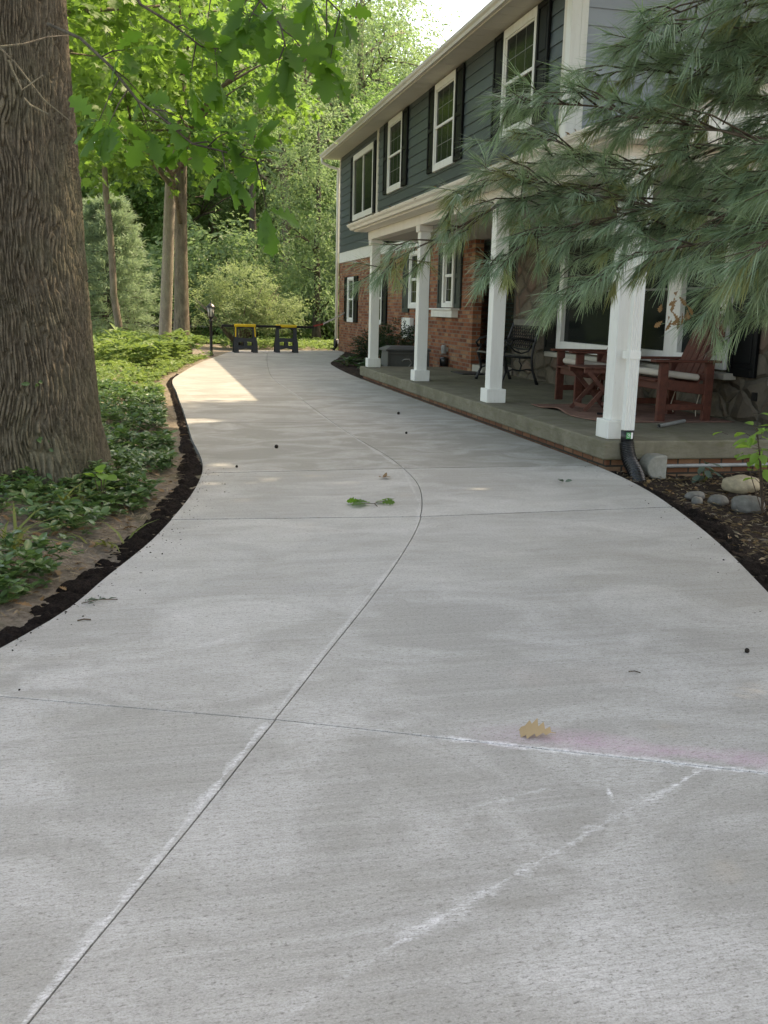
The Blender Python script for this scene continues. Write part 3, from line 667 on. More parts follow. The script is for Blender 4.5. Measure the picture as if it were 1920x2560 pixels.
# porch slab, footing, ceiling, beam, gutter, roof
PX = 3.46
b = MB(); b.box(PX, 9.5, 7.0, 16.62, .055, .21); hb(b, 'porch_slab', 'slab', bevel=.016, seg=3)
b = MB(); b.box(PX + .05, PX + .25, 7.05, 16.58, -.25, .052); hb(b, 'porch_footing', 'fbrick')
b = MB(); b.box(PX + .252, 9.5, 7.048, 7.3, -.25, .0515); hb(b, 'porch_footing', 'fbrick_x')
b = MB(); b.box(3.74, WS + .3, 7.3, 16.5, 2.345, 2.365); 
for i in range(18): b.box(3.76 + i * .095, 3.764 + i * .095, 7.3, 16.5, 2.343, 2.346)
hb(b, 'porch_ceiling', 'ceiling')
b = MB(); b.box(3.55, 3.74, 7.10, 16.55, 2.335, 2.47); b.box(3.742, 9.5, 7.10, 7.29, 2.335, 2.47); hb(b, 'porch_beam', 'cream', bevel=.006)
b = MB(); b.box(3.742, 5.1, 16.36, 16.55, 2.336, 2.47); hb(b, 'porch_beam', 'cream')
b = MB(); b.box(3.36, 3.56, 6.93, 16.72, 2.472, 2.495); b.box(3.36, 9.5, 6.93, 7.12, 2.473, 2.494); b.box(3.34, 3.37, 6.9, 16.74, 2.474, 2.575); b.box(3.372, 9.5, 6.9, 6.93, 2.475, 2.58); hb(b, 'porch_fascia', 'cream', bevel=.003, seg=1)
b = MB(); b.extr(gutter(3.338, 0, 0, 2.585, .09, .12), 'y', 6.88, 16.78); hb(b, 'porch_gutter', 'cream')
b = MB(); b.extr([(3.27, 2.60), (W, 3.17), (W, 3.10), (3.30, 2.58)], 'y', 6.9, 16.74)
b.extr([(W + .001, 3.17), (9.5, 4.5), (9.5, 4.4), (W + .001, 3.10)], 'y', 6.9, 11.96); hb(b, 'porch_roof', 'roof')
b = MB(); b.extr([(3.4, 2.58), (9.5, 2.58), (9.5, 4.42), (3.4, 2.60)], 'y', 7.02, 7.06); hb(b, 'porch_gable', 'white')
n = 260; yy = rng.uniform(6.95, 16.7, n); aa = rng.random(n) * 6.28
o = leafobj('gutter_litter', MAT['brownleaf'], np.stack([rng.uniform(3.215, 3.34, n), yy, rng.uniform(2.56, 2.592, n)], 1), np.stack([np.cos(aa), np.sin(aa), rng.normal(.2, .4, n)], 1), rng.normal([0, 0, 1], .5, (n, 3)), rng.uniform(.02, .07, n), rng.uniform(.006, .02, n), T_SIMPLE)
o['kind'] = 'stuff'; o['label'] = 'dry leaf litter caught along the porch gutter'
def column(y):
    c = thing
    b = MB(); x0 = 3.57; w_ = .15; ya = y - w_ / 2
    b.box(x0, x0 + w_, ya, ya + w_, .36, 2.25); o = hb(b, 'column', 'white', bevel=.006)
    b = MB(); q = .036; b.box(x0 - q, x0 + w_ + q, ya - q, ya + w_ + q, .2105, .362); hb(b, 'base', 'white', o, bevel=.006)
    b = MB(); b.box(x0 - .022, x0 + w_ + .022, ya - .022, ya + w_ + .022, 2.245, 2.335); hb(b, 'cap', 'cream', o, bevel=.006)
for y in (7.215, 10.19, 13.29, 16.39): column(y)
# ribbed downspout with black corrugated drain on the corner column
b = MB(); dx, dy = 3.653, 7.03; prof = []
for i in range(9):
    t = i / 8; prof.append((dx - .042 + .084 * t, dy - .062 + (.006 if i % 2 else 0)))
prof += [(dx + .042, dy - .002), (dx - .042, dy - .002)]
b.extr(prof, 'z', .30, 2.36); ds = hb(b, 'downspout', 'white')
b = MB(); b.box(dx - .047, dx + .047, dy - .066, dy + .06, .86, .92); hb(b, 'strap', 'white', ds)
pts = [Vector((dx - .005, dy - .04, .20)), Vector((dx - .003, dy - .065, .13)), Vector((dx + .0, dy - .11, .06)), Vector((dx + .005, dy - .21, -.02)), Vector((dx - .03, dy - .36, -.10))]
fine = []; rad = []
for i in range(len(pts) - 1):
    for q in range(20):
        t = q / 20; P0 = pts[max(i - 1, 0)]; P1 = pts[i]; P2 = pts[i + 1]; P3 = pts[min(i + 2, len(pts) - 1)]
        fine.append(.5 * ((2 * P1) + (-P0 + P2) * t + (2 * P0 - 5 * P1 + 4 * P2 - P3) * t * t + (-P0 + 3 * P1 - 3 * P2 + P3) * t**3))
rad = [(.045, .058, .060, .058)[i % 4] for i in range(len(fine))]
b = MB(); b.tube(fine, rad, 22); dp = hb(b, 'drain_pipe', 'black', ds, smooth=True)
b = MB(); b.lathe([(.050, .0), (.052, .10)], (dx - .003, dy - .038, .195), 18); hb(b, 'pipe_adapter', 'black', ds, smooth=True)
b = MB(); r = .0525
for a0, a1, mt in ((-125, -85, 'stickgreen'), (-84, -62, 'stickwhite')):
    b = MB(); seg = 6; c_ = (dx - .003, dy - .038)
    vs = []; 
    for i in range(seg + 1):
        a = R_(a0 + (a1 - a0) * i / seg)
        for z_ in (.235, .285): vs.append((c_[0] + r * math.cos(a), c_[1] + r * math.sin(a), z_))
    b.add(vs, [(2 * i, 2 * i + 2, 2 * i + 3, 2 * i + 1) for i in range(seg)]); hb(b, 'sticker', mt, ds)
b = MB(); rr = .0532; arc = []
def sarc(a, z_): return (dx - .003 + rr * math.cos(R_(a)), dy - .038 + rr * math.sin(R_(a)), z_)
b.tube([sarc(-118, .272), sarc(-104, .275), sarc(-96, .268), sarc(-94, .258), sarc(-98, .25), sarc(-108, .247), sarc(-118, .25)], .0022, 5)
b.tube([sarc(-112, .262), sarc(-100, .261)], .0022, 5); hb(b, 'sticker_mark', 'stickwhite', ds)
# conduit on the footing
b = MB(); b.tube([(3.93, 7.02, .012), (4.0, 7.01, -.0), (9.0, 7.01, .01)], .016, 8); hb(b, 'conduit', 'pipe', smooth=True)

# ------------------------------------------------------------------ porch furniture
def armchair(name, label, loc, rz, worn=False):
    t = thing(name, label, 'chair', loc, 'red wooden armchairs on the porch', rz)
    def B(mb, n, m='redwood', par=None, **k): return mb.build(n, MAT[m], par or t, world=False, bevel=k.pop('bevel', .005), seg=1, **k)
    w = .31                                            # half width; the front faces -x
    for s in (-1, 1):
        b = MB(); b.box(-.29, -.20, s * w - .022, s * w + .022, 0, .56); B(b, 'leg')
        b = MB(); b.box(.20, .29, s * w - .022, s * w + .022, 0, .57); B(b, 'leg')
        b = MB(); b.box(-.36, .34, s * w - .055, s * w + .055, .561, .585); B(b, 'armrest')
        b = MB(); b.bar((-.26, s * w * .999, .36), (.26, s * w * .999, .30), .026, .10); B(b, 'side_rail')
        b = MB(); b.box(-.2, .2, s * w - .015, s * w + .015, .11, .17); B(b, 'stretcher')
    b = MB(); b.box(-.255, -.225, -w + .03, w - .03, .30, .40); B(b, 'apron')
    b = MB(); b.box(.22, .25, -w + .03, w - .03, .10, .16); B(b, 'stretcher')
    b = MB()
    for i in range(6): b.bar((-.27 + i * .09, -w + .03, .385 - i * .011), (-.27 + i * .09, w - .03, .385 - i * .011), .078, .018)
    B(b, 'seat')
    b = MB(); n = 5
    for i in range(n):
        y = -w + .06 + (2 * w - .12) * (i + .5) / n; h = .98 + .07 * (1 - abs(i - 2) / 2.0) ** .8
        b.bar((.17, y, .33), (.46, y, h), .088, .018, up=(1, 0, 0))
    b.bar((.215, -w + .02, .42), (.215, w - .02, .42), .03, .06); b.bar((.40, -w + .04, .82), (.40, w - .04, .82), .022, .07); B(b, 'backrest')
    b = MB(); b.box(-.25, .19, -w + .05, w - .05, 0, .065)
    c = b.build('cushion', MAT['cushion'], t, world=False, bevel=.028, seg=3, smooth=True)
    c.location = (0, 0, .40); c.rotation_euler = (0, R_(6), 0)
    for s in (-1, 1): b = MB(); b.tube([(.19, s * .2, .38), (.24, s * .21, .28), (.22, s * .22, .14), (.25, s * .2, .06)], .005, 5); b.build('cushion_tie', MAT['cushion'], c, world=False).location = (0, 0, -.40)
    return t
armchair('red_armchair', 'red wooden armchair with beige cushion nearest the corner column, right of its downspout', (4.88, 8.60, .21), R_(2))
armchair('red_armchair', 'red wooden armchair with beige cushion behind the folding table, left of the corner column', (4.80, 10.20, .21), R_(-4))
t = thing('folding_table', 'small folding side table with crossed red wooden legs in front of an armchair', 'side table', (4.45, 9.28, .21))
b = MB()
for i in range(5): b.box(-.24 + i * .098, -.15 + i * .098, -.22, .22, .445, .463)
b.build('table_top', MAT['redwood2'], t, world=False, bevel=.004, seg=1)
for s in (-1, 1):
    b = MB(); b.bar((-.19, s * .19, .42), (.2, s * .19, .012), .02, .042, up=(1, 0, 1)); b.build('leg', MAT['redwood2'], t, world=False)
    b = MB(); b.bar((.19, s * .165, .42), (-.2, s * .165, .012), .02, .042, up=(1, 0, 1)); b.build('leg', MAT['redwood2'], t, world=False)
for m_ in (lambda b: b.box(-.23, .23, -.19, -.17, .40, .444), lambda b: b.box(-.23, .23, .17, .19, .40, .444), lambda b: b.bar((.16, -.17, .06), (.16, .17, .06), .02, .035), lambda b: b.bar((-.16, -.15, .06), (-.16, .15, .06), .02, .035)):
    b = MB(); m_(b); b.build('rail', MAT['redwood2'], t, world=False)
# rug with a curled edge
xs_ = np.linspace(3.98, 5.4, 60); ys_ = np.linspace(8.2, 9.9, 60)
def rugz(x, y):
    e = np.exp(-((x - 4.0) / .10)**2) * np.exp(-((y - 9.25) / .22)**2) * .022 + np.exp(-((x - 4.02) / .12)**2) * (.5 + .5 * np.sin(y * 13)) * .006
    return .218 + e + (fbm(x, y, 3, 77) - .5) * .008
X, Y = np.meshgrid(xs_, ys_, indexing='ij'); X2 = X + .03 * np.sin(Y * 7) * (X < 4.2)
i = np.arange(59)[:, None] * 60 + np.arange(59)[None]; Fc = np.stack([i, i + 60, i + 61, i + 1], -1).reshape(-1, 4)
o = link('rug', np_mesh('rug', np.stack([X2, Y, rugz(X, Y)], -1).reshape(-1, 3), Fc, True), MAT['rug'])
tag(o, 'faded red porch rug with a curled edge under the armchairs', 'rug')
md = o.modifiers.new('thick', 'SOLIDIFY'); md.thickness = .006; md.offset = -1
b = MB(); p, q = Vector((4.386, 7.82, .228)), Vector((4.86, 8.2, .228)); b.tube([p, q], .017, 10, cap=False); b.tube([p, q], .013, 10, cap=False)
tag(b.build('metal_tube', MAT['pipe']), 'loose grey metal tube lying on the porch floor before the armchair', 'tube')
b = MB(); b.tube([(4.25 + .1 * math.sin(i * .9) + i * .035, 8.75 + .06 * math.cos(i * 1.3), .232) for i in range(13)], .012, 6)
tag(b.build('strap', MAT['black']), 'black strap lying on the rug behind the corner column', 'strap')
b = MB(); b.box(4.70, 5.3, 14.6, 15.25, .213, .228); tag(b.build('door_mat', MAT['blackmatte'], bevel=.004), 'dark door mat on the porch at the glass front door', 'mat')

# cast iron bench
t = thing('garden_bench', 'black cast iron garden bench with lattice back against the stone wall', 'bench', (4.9, 13.2, .21))
def Bb(mb, n, m='iron', **k): return mb.build(n, MAT[m], t, world=False, **k)
hl = .53
for s in (-1, 1):
    y = s * hl; b = MB()
    b.tube([(-.27, y, 0), (-.25, y, .06), (-.20, y, .17), (-.22, y, .29), (-.25, y, .38), (-.26, y, .40)], [.028, .022, .02, .02, .021, .02], 7); Bb(b, 'leg', smooth=True)
    b = MB(); b.tube([(.27, y, 0), (.24, y, .08), (.19, y, .22), (.17, y, .36), (.20, y, .56), (.26, y, .74), (.30, y, .86), (.31, y, .88)], [.026, .021, .02, .02, .02, .02, .018, .016], 7); Bb(b, 'leg', smooth=True)
    b = MB(); arc = [(.19, y, .60), (.05, y, .625), (-.12, y, .63), (-.24, y, .60), (-.285, y, .54), (-.26, y, .49), (-.215, y, .49), (-.21, y, .53)]
    b.tube(arc, .019, 7); b.tube([(-.26, y, .40), (-.215, y, .47), (-.225, y, .52)], .015, 6)
    b.tube([(-.10, y, .62), (-.15, y, .53), (-.08, y, .46), (.02, y, .43), (.12, y, .46), (.16, y, .54)], .012, 6); Bb(b, 'armrest', smooth=True)
    b = MB(); b.tube([(-.25, y, .40), (0, y, .375), (.18, y, .37)], .017, 6); b.tube([(-.2, y, .17), (-.1, y, .21), (0, y, .19), (.1, y, .21), (.2, y, .20)], .012, 6)
    b.tube([(0, y, .19), (.03, y, .27), (-.01, y, .32), (0, y, .37)], .011, 6); Bb(b, 'side_scroll', smooth=True)
b = MB()
for i in range(6): b.box(-.27 + i * .077, -.27 + i * .077 + .058, -hl + .01, hl - .01, .40 - i * .005, .420 - i * .005)
Bb(b, 'seat', 'slat', bevel=.005, seg=1)
b = MB(); 
def bp(y, z): 
    return (.205 + max(0, (z - .52)) * .27, y, z)
b.tube([bp(-hl, .54), bp(-hl * .6, .485), bp(0, .47), bp(hl * .6, .485), bp(hl, .54)], .015, 6); b.tube([bp(-hl, .79), bp(hl, .79)], .013, 6)
n = 13
for i in range(-3, n):
    y0 = -hl + 2 * hl * i / n
    for sgn in (1, -1):
        P_ = []
        for q in range(7):
            f = q / 6; yy = (y0 + sgn * f * .26) if sgn > 0 else (y0 + .26 - f * .26); zz = .50 + .285 * f
            if -hl < yy < hl: P_.append(bp(yy, zz))
        if len(P_) > 1: b.tube(P_, .0085, 4)
Bb(b, 'backrest'); b = MB(); b.bar(bp(-hl + .005, .845), bp(hl - .005, .845), .024, .085, up=(0, 0, 1)); Bb(b, 'top_slat', 'slat', bevel=.004, seg=1)
# deck box
t = thing('deck_box', 'grey resin storage box with sloped lid standing behind a white column', 'storage box', (4.36, 16.98, 0))
def Bd(mb, n, m='box', par=None, **k): return mb.build(n, MAT[m], par or t, world=False, **k)
b = MB(); b.add([(-.40, -.27, 0), (.40, -.27, 0), (.40, .27, 0), (-.40, .27, 0), (-.37, -.245, .47), (.37, -.245, .47), (.37, .245, .47), (-.37, .245, .47)], [(0, 3, 2, 1), (4, 5, 6, 7), (0, 1, 5, 4), (1, 2, 6, 5), (2, 3, 7, 6), (3, 0, 4, 7)])
b.box(-.385, -.345, -.284, -.25, .02, .46); b.box(.345, .385, -.284, -.25, .02, .46); b.box(-.345, .345, -.281, -.25, .41, .455); b.box(-.345, .345, -.286, -.25, .02, .07); Bd(b, 'body', bevel=.008)
b = MB(); b.add([(-.42, -.29, .471), (.42, -.29, .471), (.42, .29, .471), (-.42, .29, .471), (-.41, -.28, .505), (.41, -.28, .505), (.41, .28, .505), (-.41, .28, .505), (-.30, -.15, .555), (.30, -.15, .555), (.30, .17, .555), (-.30, .17, .555)],
   [(0, 3, 2, 1), (0, 1, 5, 4), (1, 2, 6, 5), (2, 3, 7, 6), (3, 0, 4, 7), (4, 5, 9, 8), (5, 6, 10, 9), (6, 7, 11, 10), (7, 4, 8, 11), (8, 9, 10, 11)]); Bd(b, 'lid', 'boxlid', bevel=.008)
b = MB(); b.tube([(-.12, -.29, .30), (-.09, -.325, .33), (.0, -.335, .335), (.05, -.32, .27), (-.02, -.31, .18), (-.10, -.29, .15)], .012, 7); Bd(b, 'handle', 'pipe', smooth=True)

# ------------------------------------------------------------------ sawhorses, board, tape, lamp post
def sawhorse(label, x, y, yellow_legs, rz):
    t = thing('sawhorse', label, 'sawhorse', (x, y, 0), 'folding sawhorses across the far drive', rz)
    w = .275
    b = MB(); b.extr([(-.05, .655), (.05, .655), (.055, .69), (.042, .725), (-.042, .725), (-.055, .69)], 'x', -w, w); b.build('top_rail', MAT['yellow'], t, world=False, bevel=.006)
    for s in (-1, 1):
        def L(x_, z_): return (x_, s * (.03 + (.66 - z_) * .27), z_)
        b = MB(); th = .03
        def quad(pts): 
            n = len(pts); vs = [L(*p) for p in pts] + [(L(*p)[0], L(*p)[1] - s * th, L(*p)[2]) for p in pts]
            b.add(vs, [tuple(range(n)), tuple(range(2 * n - 1, n - 1, -1))] + [(i, n + i, n + (i + 1) % n, (i + 1) % n) for i in range(n)])
        for q in (-1, 1):
            quad([(q * w * .99, .655), (q * (w - .08), .655), (q * (w - .085), .34), (q * (w + .01), .34)])
            quad([(q * (w + .012), .34), (q * (w - .09), .34), (q * (w - .09), .10), (q * (w - .10), 0), (q * (w + .035), 0), (q * (w + .03), .25)])
        quad([(-w + .09, .655), (w - .09, .655), (w - .09, .60), (0, .64), (-w + .09, .60)])
        quad([(-w + .09, .37), (w - .09, .37), (w - .09, .265), (0, .285), (-w + .09, .265)])
        quad([(-w + .09, .175), (w - .09, .175), (w - .10, .075), (0, .11), (-w + .10, .075)])
        quad([(-.045, .28), (.045, .28), (.045, .17), (-.045, .17)])
        f = b.build('leg_frame', MAT['blackmatte'], t, world=False)
        if yellow_legs and s < 0:
            for q in (-1, 1):
                b = MB(); a = L(q * (w - .03), .655); e = L(q * (w - .02), .40); b.bar((a[0], a[1] - .006, a[2]), (e[0], e[1] - .006, e[2]), .032, .012, up=(0, 1, 0))
                b.build('leg_slide', MAT['yellow'], f, world=False)
    return t
A0 = gp(531 * 1.1573, 762 * 1.1573); A1 = gp(620 * 1.1573, 762 * 1.1573)
sawhorse('black folding sawhorse with yellow top and yellow upper legs, beside the lamp post', A0.x, A0.y + .2, True, R_(1.5))
sawhorse('black folding sawhorse with yellow top and all-black legs, nearer the house', A1.x, A1.y + .2, False, R_(-1))
yb = A1.y + .30
b = MB(); b.bar((1.66, A0.y + .272, .672), (4.12, A1.y + .282, .672), .036, .062)
tag(b.build('board', MAT['black'], bevel=.004), 'long black board laid across both sawhorses', 'board')
yb = A1.y + .28
t = thing('barrier_tape', 'red and white barrier tape stretched from the board to the brick house', 'tape', (4.11, yb, .68))
P_ = [Vector((4.11, yb, .70)), Vector((4.4, yb + .15, .76)), Vector((4.75, yb + .35, .915)), Vector((5.08, yb + .55, 1.07))]
for nm, i0, m_ in (('tape_end', 0, 'tape_red'), ('tape_strip', 1, 'tape_white')):
    b = MB(); pts = P_[:2] if i0 == 0 else P_[1:]
    for p, q in zip(pts[:-1], pts[1:]): b.bar(p, q, .004, .04)
    b.build(nm, MAT[m_], t)
t = thing('lamp_post', 'short black lamp post with glass lantern beside the far left of the drive', 'lamp post', (1.31, 24.17, ground_z(1.31, 24.17)))
b = MB(); b.lathe([(.06, 0), (.055, .04), (.036, .07), (.034, .80), (.05, .82), (.05, .85), (.03, .88)], (0, 0, 0), 12); b.build('post', MAT['black'], t, world=False, smooth=True)
b = MB(); b.lathe([(.03, .88), (.065, .93), (.068, .94)], (0, 0, 0), 10); b.lathe([(.115, 1.16), (.10, 1.19), (.06, 1.235), (.02, 1.26), (.012, 1.30)], (0, 0, 0), 10)
for k in range(6):
    a = k * math.pi / 3; b.tube([(.066 * math.cos(a), .066 * math.sin(a), .93), (.098 * math.cos(a), .098 * math.sin(a), 1.17)], .008, 5)
b.build('lantern', MAT['black'], t, world=False)
b = MB(); b.lathe([(.058, .935), (.09, 1.165)], (0, 0, 0), 12); b.build('lantern_glass', MAT['lampglass'], t, world=False, smooth=True)

# ------------------------------------------------------------------ stones and drain block in the right bed
def stone(label, x, y, sx, sy, sz, mat, seed, rz=0, sink=.25):
    bm = bmesh.new(); bmesh.ops.create_icosphere(bm, subdivisions=4, radius=1)
    for v in bm.verts:
        d = v.co.normalized(); k = 1 + .16 * mnoise.noise(d * 1.3 + Vector((seed, 0, 0))) + .05 * mnoise.noise(d * 4 + Vector((0, seed, 0))) + .015 * mnoise.noise(d * 14)
        p = abs(d.z); v.co = Vector((d.x * sx, d.y * sy, d.z * sz * (1.12 - .2 * p))) * k
    me = bpy.data.meshes.new('boulder'); bm.to_mesh(me); bm.free(); me.polygons.foreach_set('use_smooth', [True] * len(me.polygons))
    o = link('boulder', me, MAT[mat]); o.rotation_euler = (0, 0, rz)
    o.location = (x, y, float(ground_z(x, y)) + sz * (1 - 2 * sink) + .01); tag(o, label, 'stone', 'stones in the mulch bed by the porch'); return o
stone('large tan speckled boulder, the biggest stone in the mulch bed by the porch', 4.22, 6.25, .155, .11, .075, 'rock', 1, .1, .12)
stone('long flat brown stone lying left of the tan boulder in the mulch bed', 3.68, 5.98, .085, .05, .035, 'rockgrey', 5, .2)
stone('tiny rounded grey cobble at the front of the stones in the mulch bed', 3.60, 5.82, .038, .035, .036, 'rockgrey', 9)
stone('pale mottled stone below the tan boulder in the mulch bed, a twig against it', 3.79, 5.86, .082, .06, .045, 'rockgrey', 13, .3)
stone('broad dark grey stone in the mulch bed at the right edge', 3.90, 5.68, .12, .09, .075, 'rockgrey', 17, -.1)
t = thing('concrete_block', 'rounded grey concrete drain block standing beside the black corrugated pipe', 'block', (3.86, 6.93, -.085))
b = MB(); prof = []
for k in range(13):
    a = math.pi * k / 12; prof.append((-.085 * math.sin(a) * 1.0 + .0, .10 + .095 * math.cos(a)))
prof = [(.085, .195), (.085, .0)] + prof[::-1]
b.extr([(x_, z_) for x_, z_ in prof], 'y', -.08, .08); b.build('body', MAT['block'], t, world=False, bevel=.012, smooth=False)

# ------------------------------------------------------------------ small things lying on the drive
def flat_leaf(name, label, x, y, L, W, ang, mat, T=T_OAK, cat='leaf', z=.004, lift=.15, tilt=-.1):
    A = np.array([[math.cos(ang), math.sin(ang), lift]]); N = np.array([[0.05, tilt, 1.0]])
    o = leafobj(name, MAT[mat], np.array([[x, y, z]]), A, N, L, W, T); return tag(o, label, cat)
o = flat_leaf('fallen_leaf', 'tan dried oak leaf lying by the pink chalk line', 1.09, 2.38, .115, .10, 2.45, 'tan', z=.02, lift=-.02, tilt=-.4)
t = thing('leafy_sprig', 'fallen sprig of green oak leaves on the drive near the cross joint', 'sprig', (1.30, 5.72, .004))
P_ = np.array([[1.29, 5.72, .012], [1.27, 5.74, .014], [1.25, 5.70, .012], [1.22, 5.76, .016], [1.31, 5.75, .012], [1.37, 5.80, .014], [1.34, 5.72, .012], [1.40, 5.77, .012]])
ang = np.array([3.0, 2.6, 3.5, 3.1, .6, .3, -.1, .9]); A = np.stack([np.cos(ang), np.sin(ang), 0.2 * np.ones(8)], 1)
leafobj('leaf', MAT['oakleaf'], P_, A, rng.normal([0, 0, 1], .35, (8, 3)), np.array([.12, .11, .11, .09, .09, .08, .09, .06]), .07, T_OAK, t)
b = MB(); b.tube([(1.305, 5.66, .006), (1.30, 5.72, .010), (1.33, 5.76, .012), (1.40, 5.81, .010)], .0025, 5); b.tube([(1.30, 5.72, .010), (1.22, 5.74, .012)], .002, 5); b.build('stem', MAT['twig'], t)
def crumple(label, x, y, s, mat, n=4):
    k = n; a = rng.random(k) * 6.28; P_ = np.stack([x + np.cos(a) * s * .15, y + np.sin(a) * s * .15, np.full(k, .008)], 1)
    o = leafobj('fallen_leaf', MAT[mat], P_, np.stack([np.cos(a), np.sin(a), rng.uniform(.2, .8, k)], 1), rng.normal([0, 0, 1], .5, (k, 3)), s, s * .6, T_OVAL); return tag(o, label, 'leaf')
crumple('small crumpled brown leaf on the drive beyond the green sprig', 1.57, 6.66, .055, 'brownleaf')
crumple('small curled green leaf cluster on the drive near the black drain pipe', 2.85, 6.36, .05, 'weed')
def nut(label, x, y, r):
    bm = bmesh.new(); bmesh.ops.create_icosphere(bm, subdivisions=3, radius=r)
    for v in bm.verts: v.co *= 1 + .12 * mnoise.noise(v.co / r * 1.6 + Vector((x * 9, y, 0)))
    me = bpy.data.meshes.new('nut'); bm.to_mesh(me); bm.free(); o = link('nut', me, MAT['nut']); o.location = (x, y, r * .85); return tag(o, label, 'nut')
nut('dark round nut on the middle of the shaded drive', .99, 8.22, .017); nut('dark nut on the far drive close to the porch side', 2.73, 10.85, .017)
nut('small dark nut beyond the cross joint, right of the chalk line', 2.38, 9.12, .012); nut('small black nut alone on the drive at the right edge', 2.08, 2.94, .009)
nut('dark crumb-like nut by the left edge of the drive', .57, 7.23, .010)
def twig(label, x, y, L, ang, r=.002, mat='twig'):
    b = MB(); c_, s_ = math.cos(ang), math.sin(ang)
    b.tube([(x, y, .004), (x + c_ * L * .5 - s_ * L * .06, y + s_ * L * .5 + c_ * L * .06, .007), (x + c_ * L, y + s_ * L, .004)], r, 5)
    return tag(b.build('twig', MAT[mat]), label, 'twig')
twig('short dark twig on the drive near the left soil edge', -.32, 3.68, .05, .1, .003); twig('thin dark twig right of the tan leaf on the drive', 1.55, 2.83, .04, -.5, .002); twig('long pale twig across the stones in the mulch bed', 3.69, 5.92, .17, -.95, .004)
t = thing('dry_sprig', 'thin grey-green dry sprig at the left of the drive', 'sprig', (-.24, 3.92, 0))
b = MB(); b.tube([(-.32, 3.90, .005), (-.25, 3.92, .012), (-.18, 3.93, .006)], .002, 5); b.build('stem', MAT['twig'], t)
k = 12; a = rng.random(k) * 6.28; leafobj('leaf', MAT['weed'], np.stack([rng.uniform(-.31, -.19, k), 3.92 + rng.normal(0, .008, k), np.full(k, .008)], 1), np.stack([np.cos(a), np.sin(a), np.full(k, .2)], 1), np.tile([0, 0, 1.], (k, 1)), .04, .006, T_SIMPLE, t)
n = 260; yy = rng.uniform(2.2, 7.2, n); xx = np.where(rng.random(n) < .75, EL(yy) + rng.exponential(.07, n), ER(yy) - rng.exponential(.06, n))
o = leafobj('soil_crumbs', MAT['soil'], np.stack([xx, yy, np.full(n, .002)], 1), nrm(rng.normal(0, 1, (n, 3)) * [1, 1, .2]), rng.normal([0, 0, 1], .4, (n, 3)), rng.uniform(.004, .016, n), rng.uniform(.003, .010, n), T_OVAL)
o['kind'] = 'stuff'; o['label'] = 'dark crumbs of soil scattered along the drive edges'

# ------------------------------------------------------------------ vegetation
def shade_gap(P, soft=0.0):
    """True where a leaf would shade one of the sunlit patches of the real place (open gaps in the canopy)."""
    t = P[:, 2] / SUN.z; gx = P[:, 0] - SUN.x * t; gy = P[:, 1] - SUN.y * t
    m = np.zeros(len(P), bool)
    for (x, y, rx, ry) in GAPS: m |= ((gx - x) / rx)**2 + ((gy - y) / ry)**2 < 1
    return m
GAPS = [(.5, 17.2, .85, 3.2), (-1.6, 16.5, 1.6, 4.5), (1.85, 2.66, .17, .13), (1.55, 2.40, .19, .13), (.42, 7.35, .25, .12), (.2, 10.2, .5, .3), (1.0, 12.6, .5, .25), (-.8, 11.5, .8, 1.0), (.4, 41, 2.2, 7.5)]

def sprays(blobs, n, per, sl, sw, leaf, droop=.25, shell=.45, seed=0, flat=.5):
    """leaf sprays through a crown made of ellipsoids: base points, axes, normals"""
    r = np.random.default_rng(seed); w = np.array([b[3] * b[4] * b[5] for b in blobs]); w = w ** .8; w /= w.sum()
    bi = r.choice(len(blobs), n, p=w); B = np.array(blobs, float)[bi]
    d = nrm(r.normal(0, 1, (n, 3))); rad = (shell**3 + (1 - shell**3) * r.random(n)) ** (1 / 3)
    C = B[:, :3] + d * rad[:, None] * B[:, 3:6]
    keep = np.array([mnoise.noise(Vector(c) * .9 + Vector((seed, 0, 0))) for c in C]) > -.22
    C, d = C[keep], d[keep]; n = len(C)
    out = d * [1, 1, .45] + r.normal(0, .45, (n, 3)) * [1, 1, .3]; out[:, 2] -= droop; S_ = nrm(out)
    up = nrm(np.array([0, 0, 1.0]) + r.normal(0, .25, (n, 3))); side = nrm(np.cross(S_, up))
    m = per; t = r.random((n, m)); lat = r.normal(0, .36, (n, m)) * (1.1 - t * .7); sg = np.sign(lat)
    ln = sl * r.uniform(.7, 1.3, n)
    P = C[:, None] + S_[:, None] * (t * ln[:, None])[..., None] + side[:, None] * (lat * sw)[..., None]
    P[..., 2] -= (t**2 * droop * .5 * ln[:, None]) + r.normal(0, sw * .16, (n, m)) + np.abs(lat) * sw * .25
    A = S_[:, None] * .7 + side[:, None] * (sg * .75)[..., None] + r.normal(0, .35, (n, m, 3)); A[..., 2] -= .25
    N = np.tile(up[:, None], (1, m, 1)) + r.normal(0, flat, (n, m, 3))
    L = leaf * r.uniform(.5, 1.4, n * m)
    return P.reshape(-1, 3), A.reshape(-1, 3), N.reshape(-1, 3), L

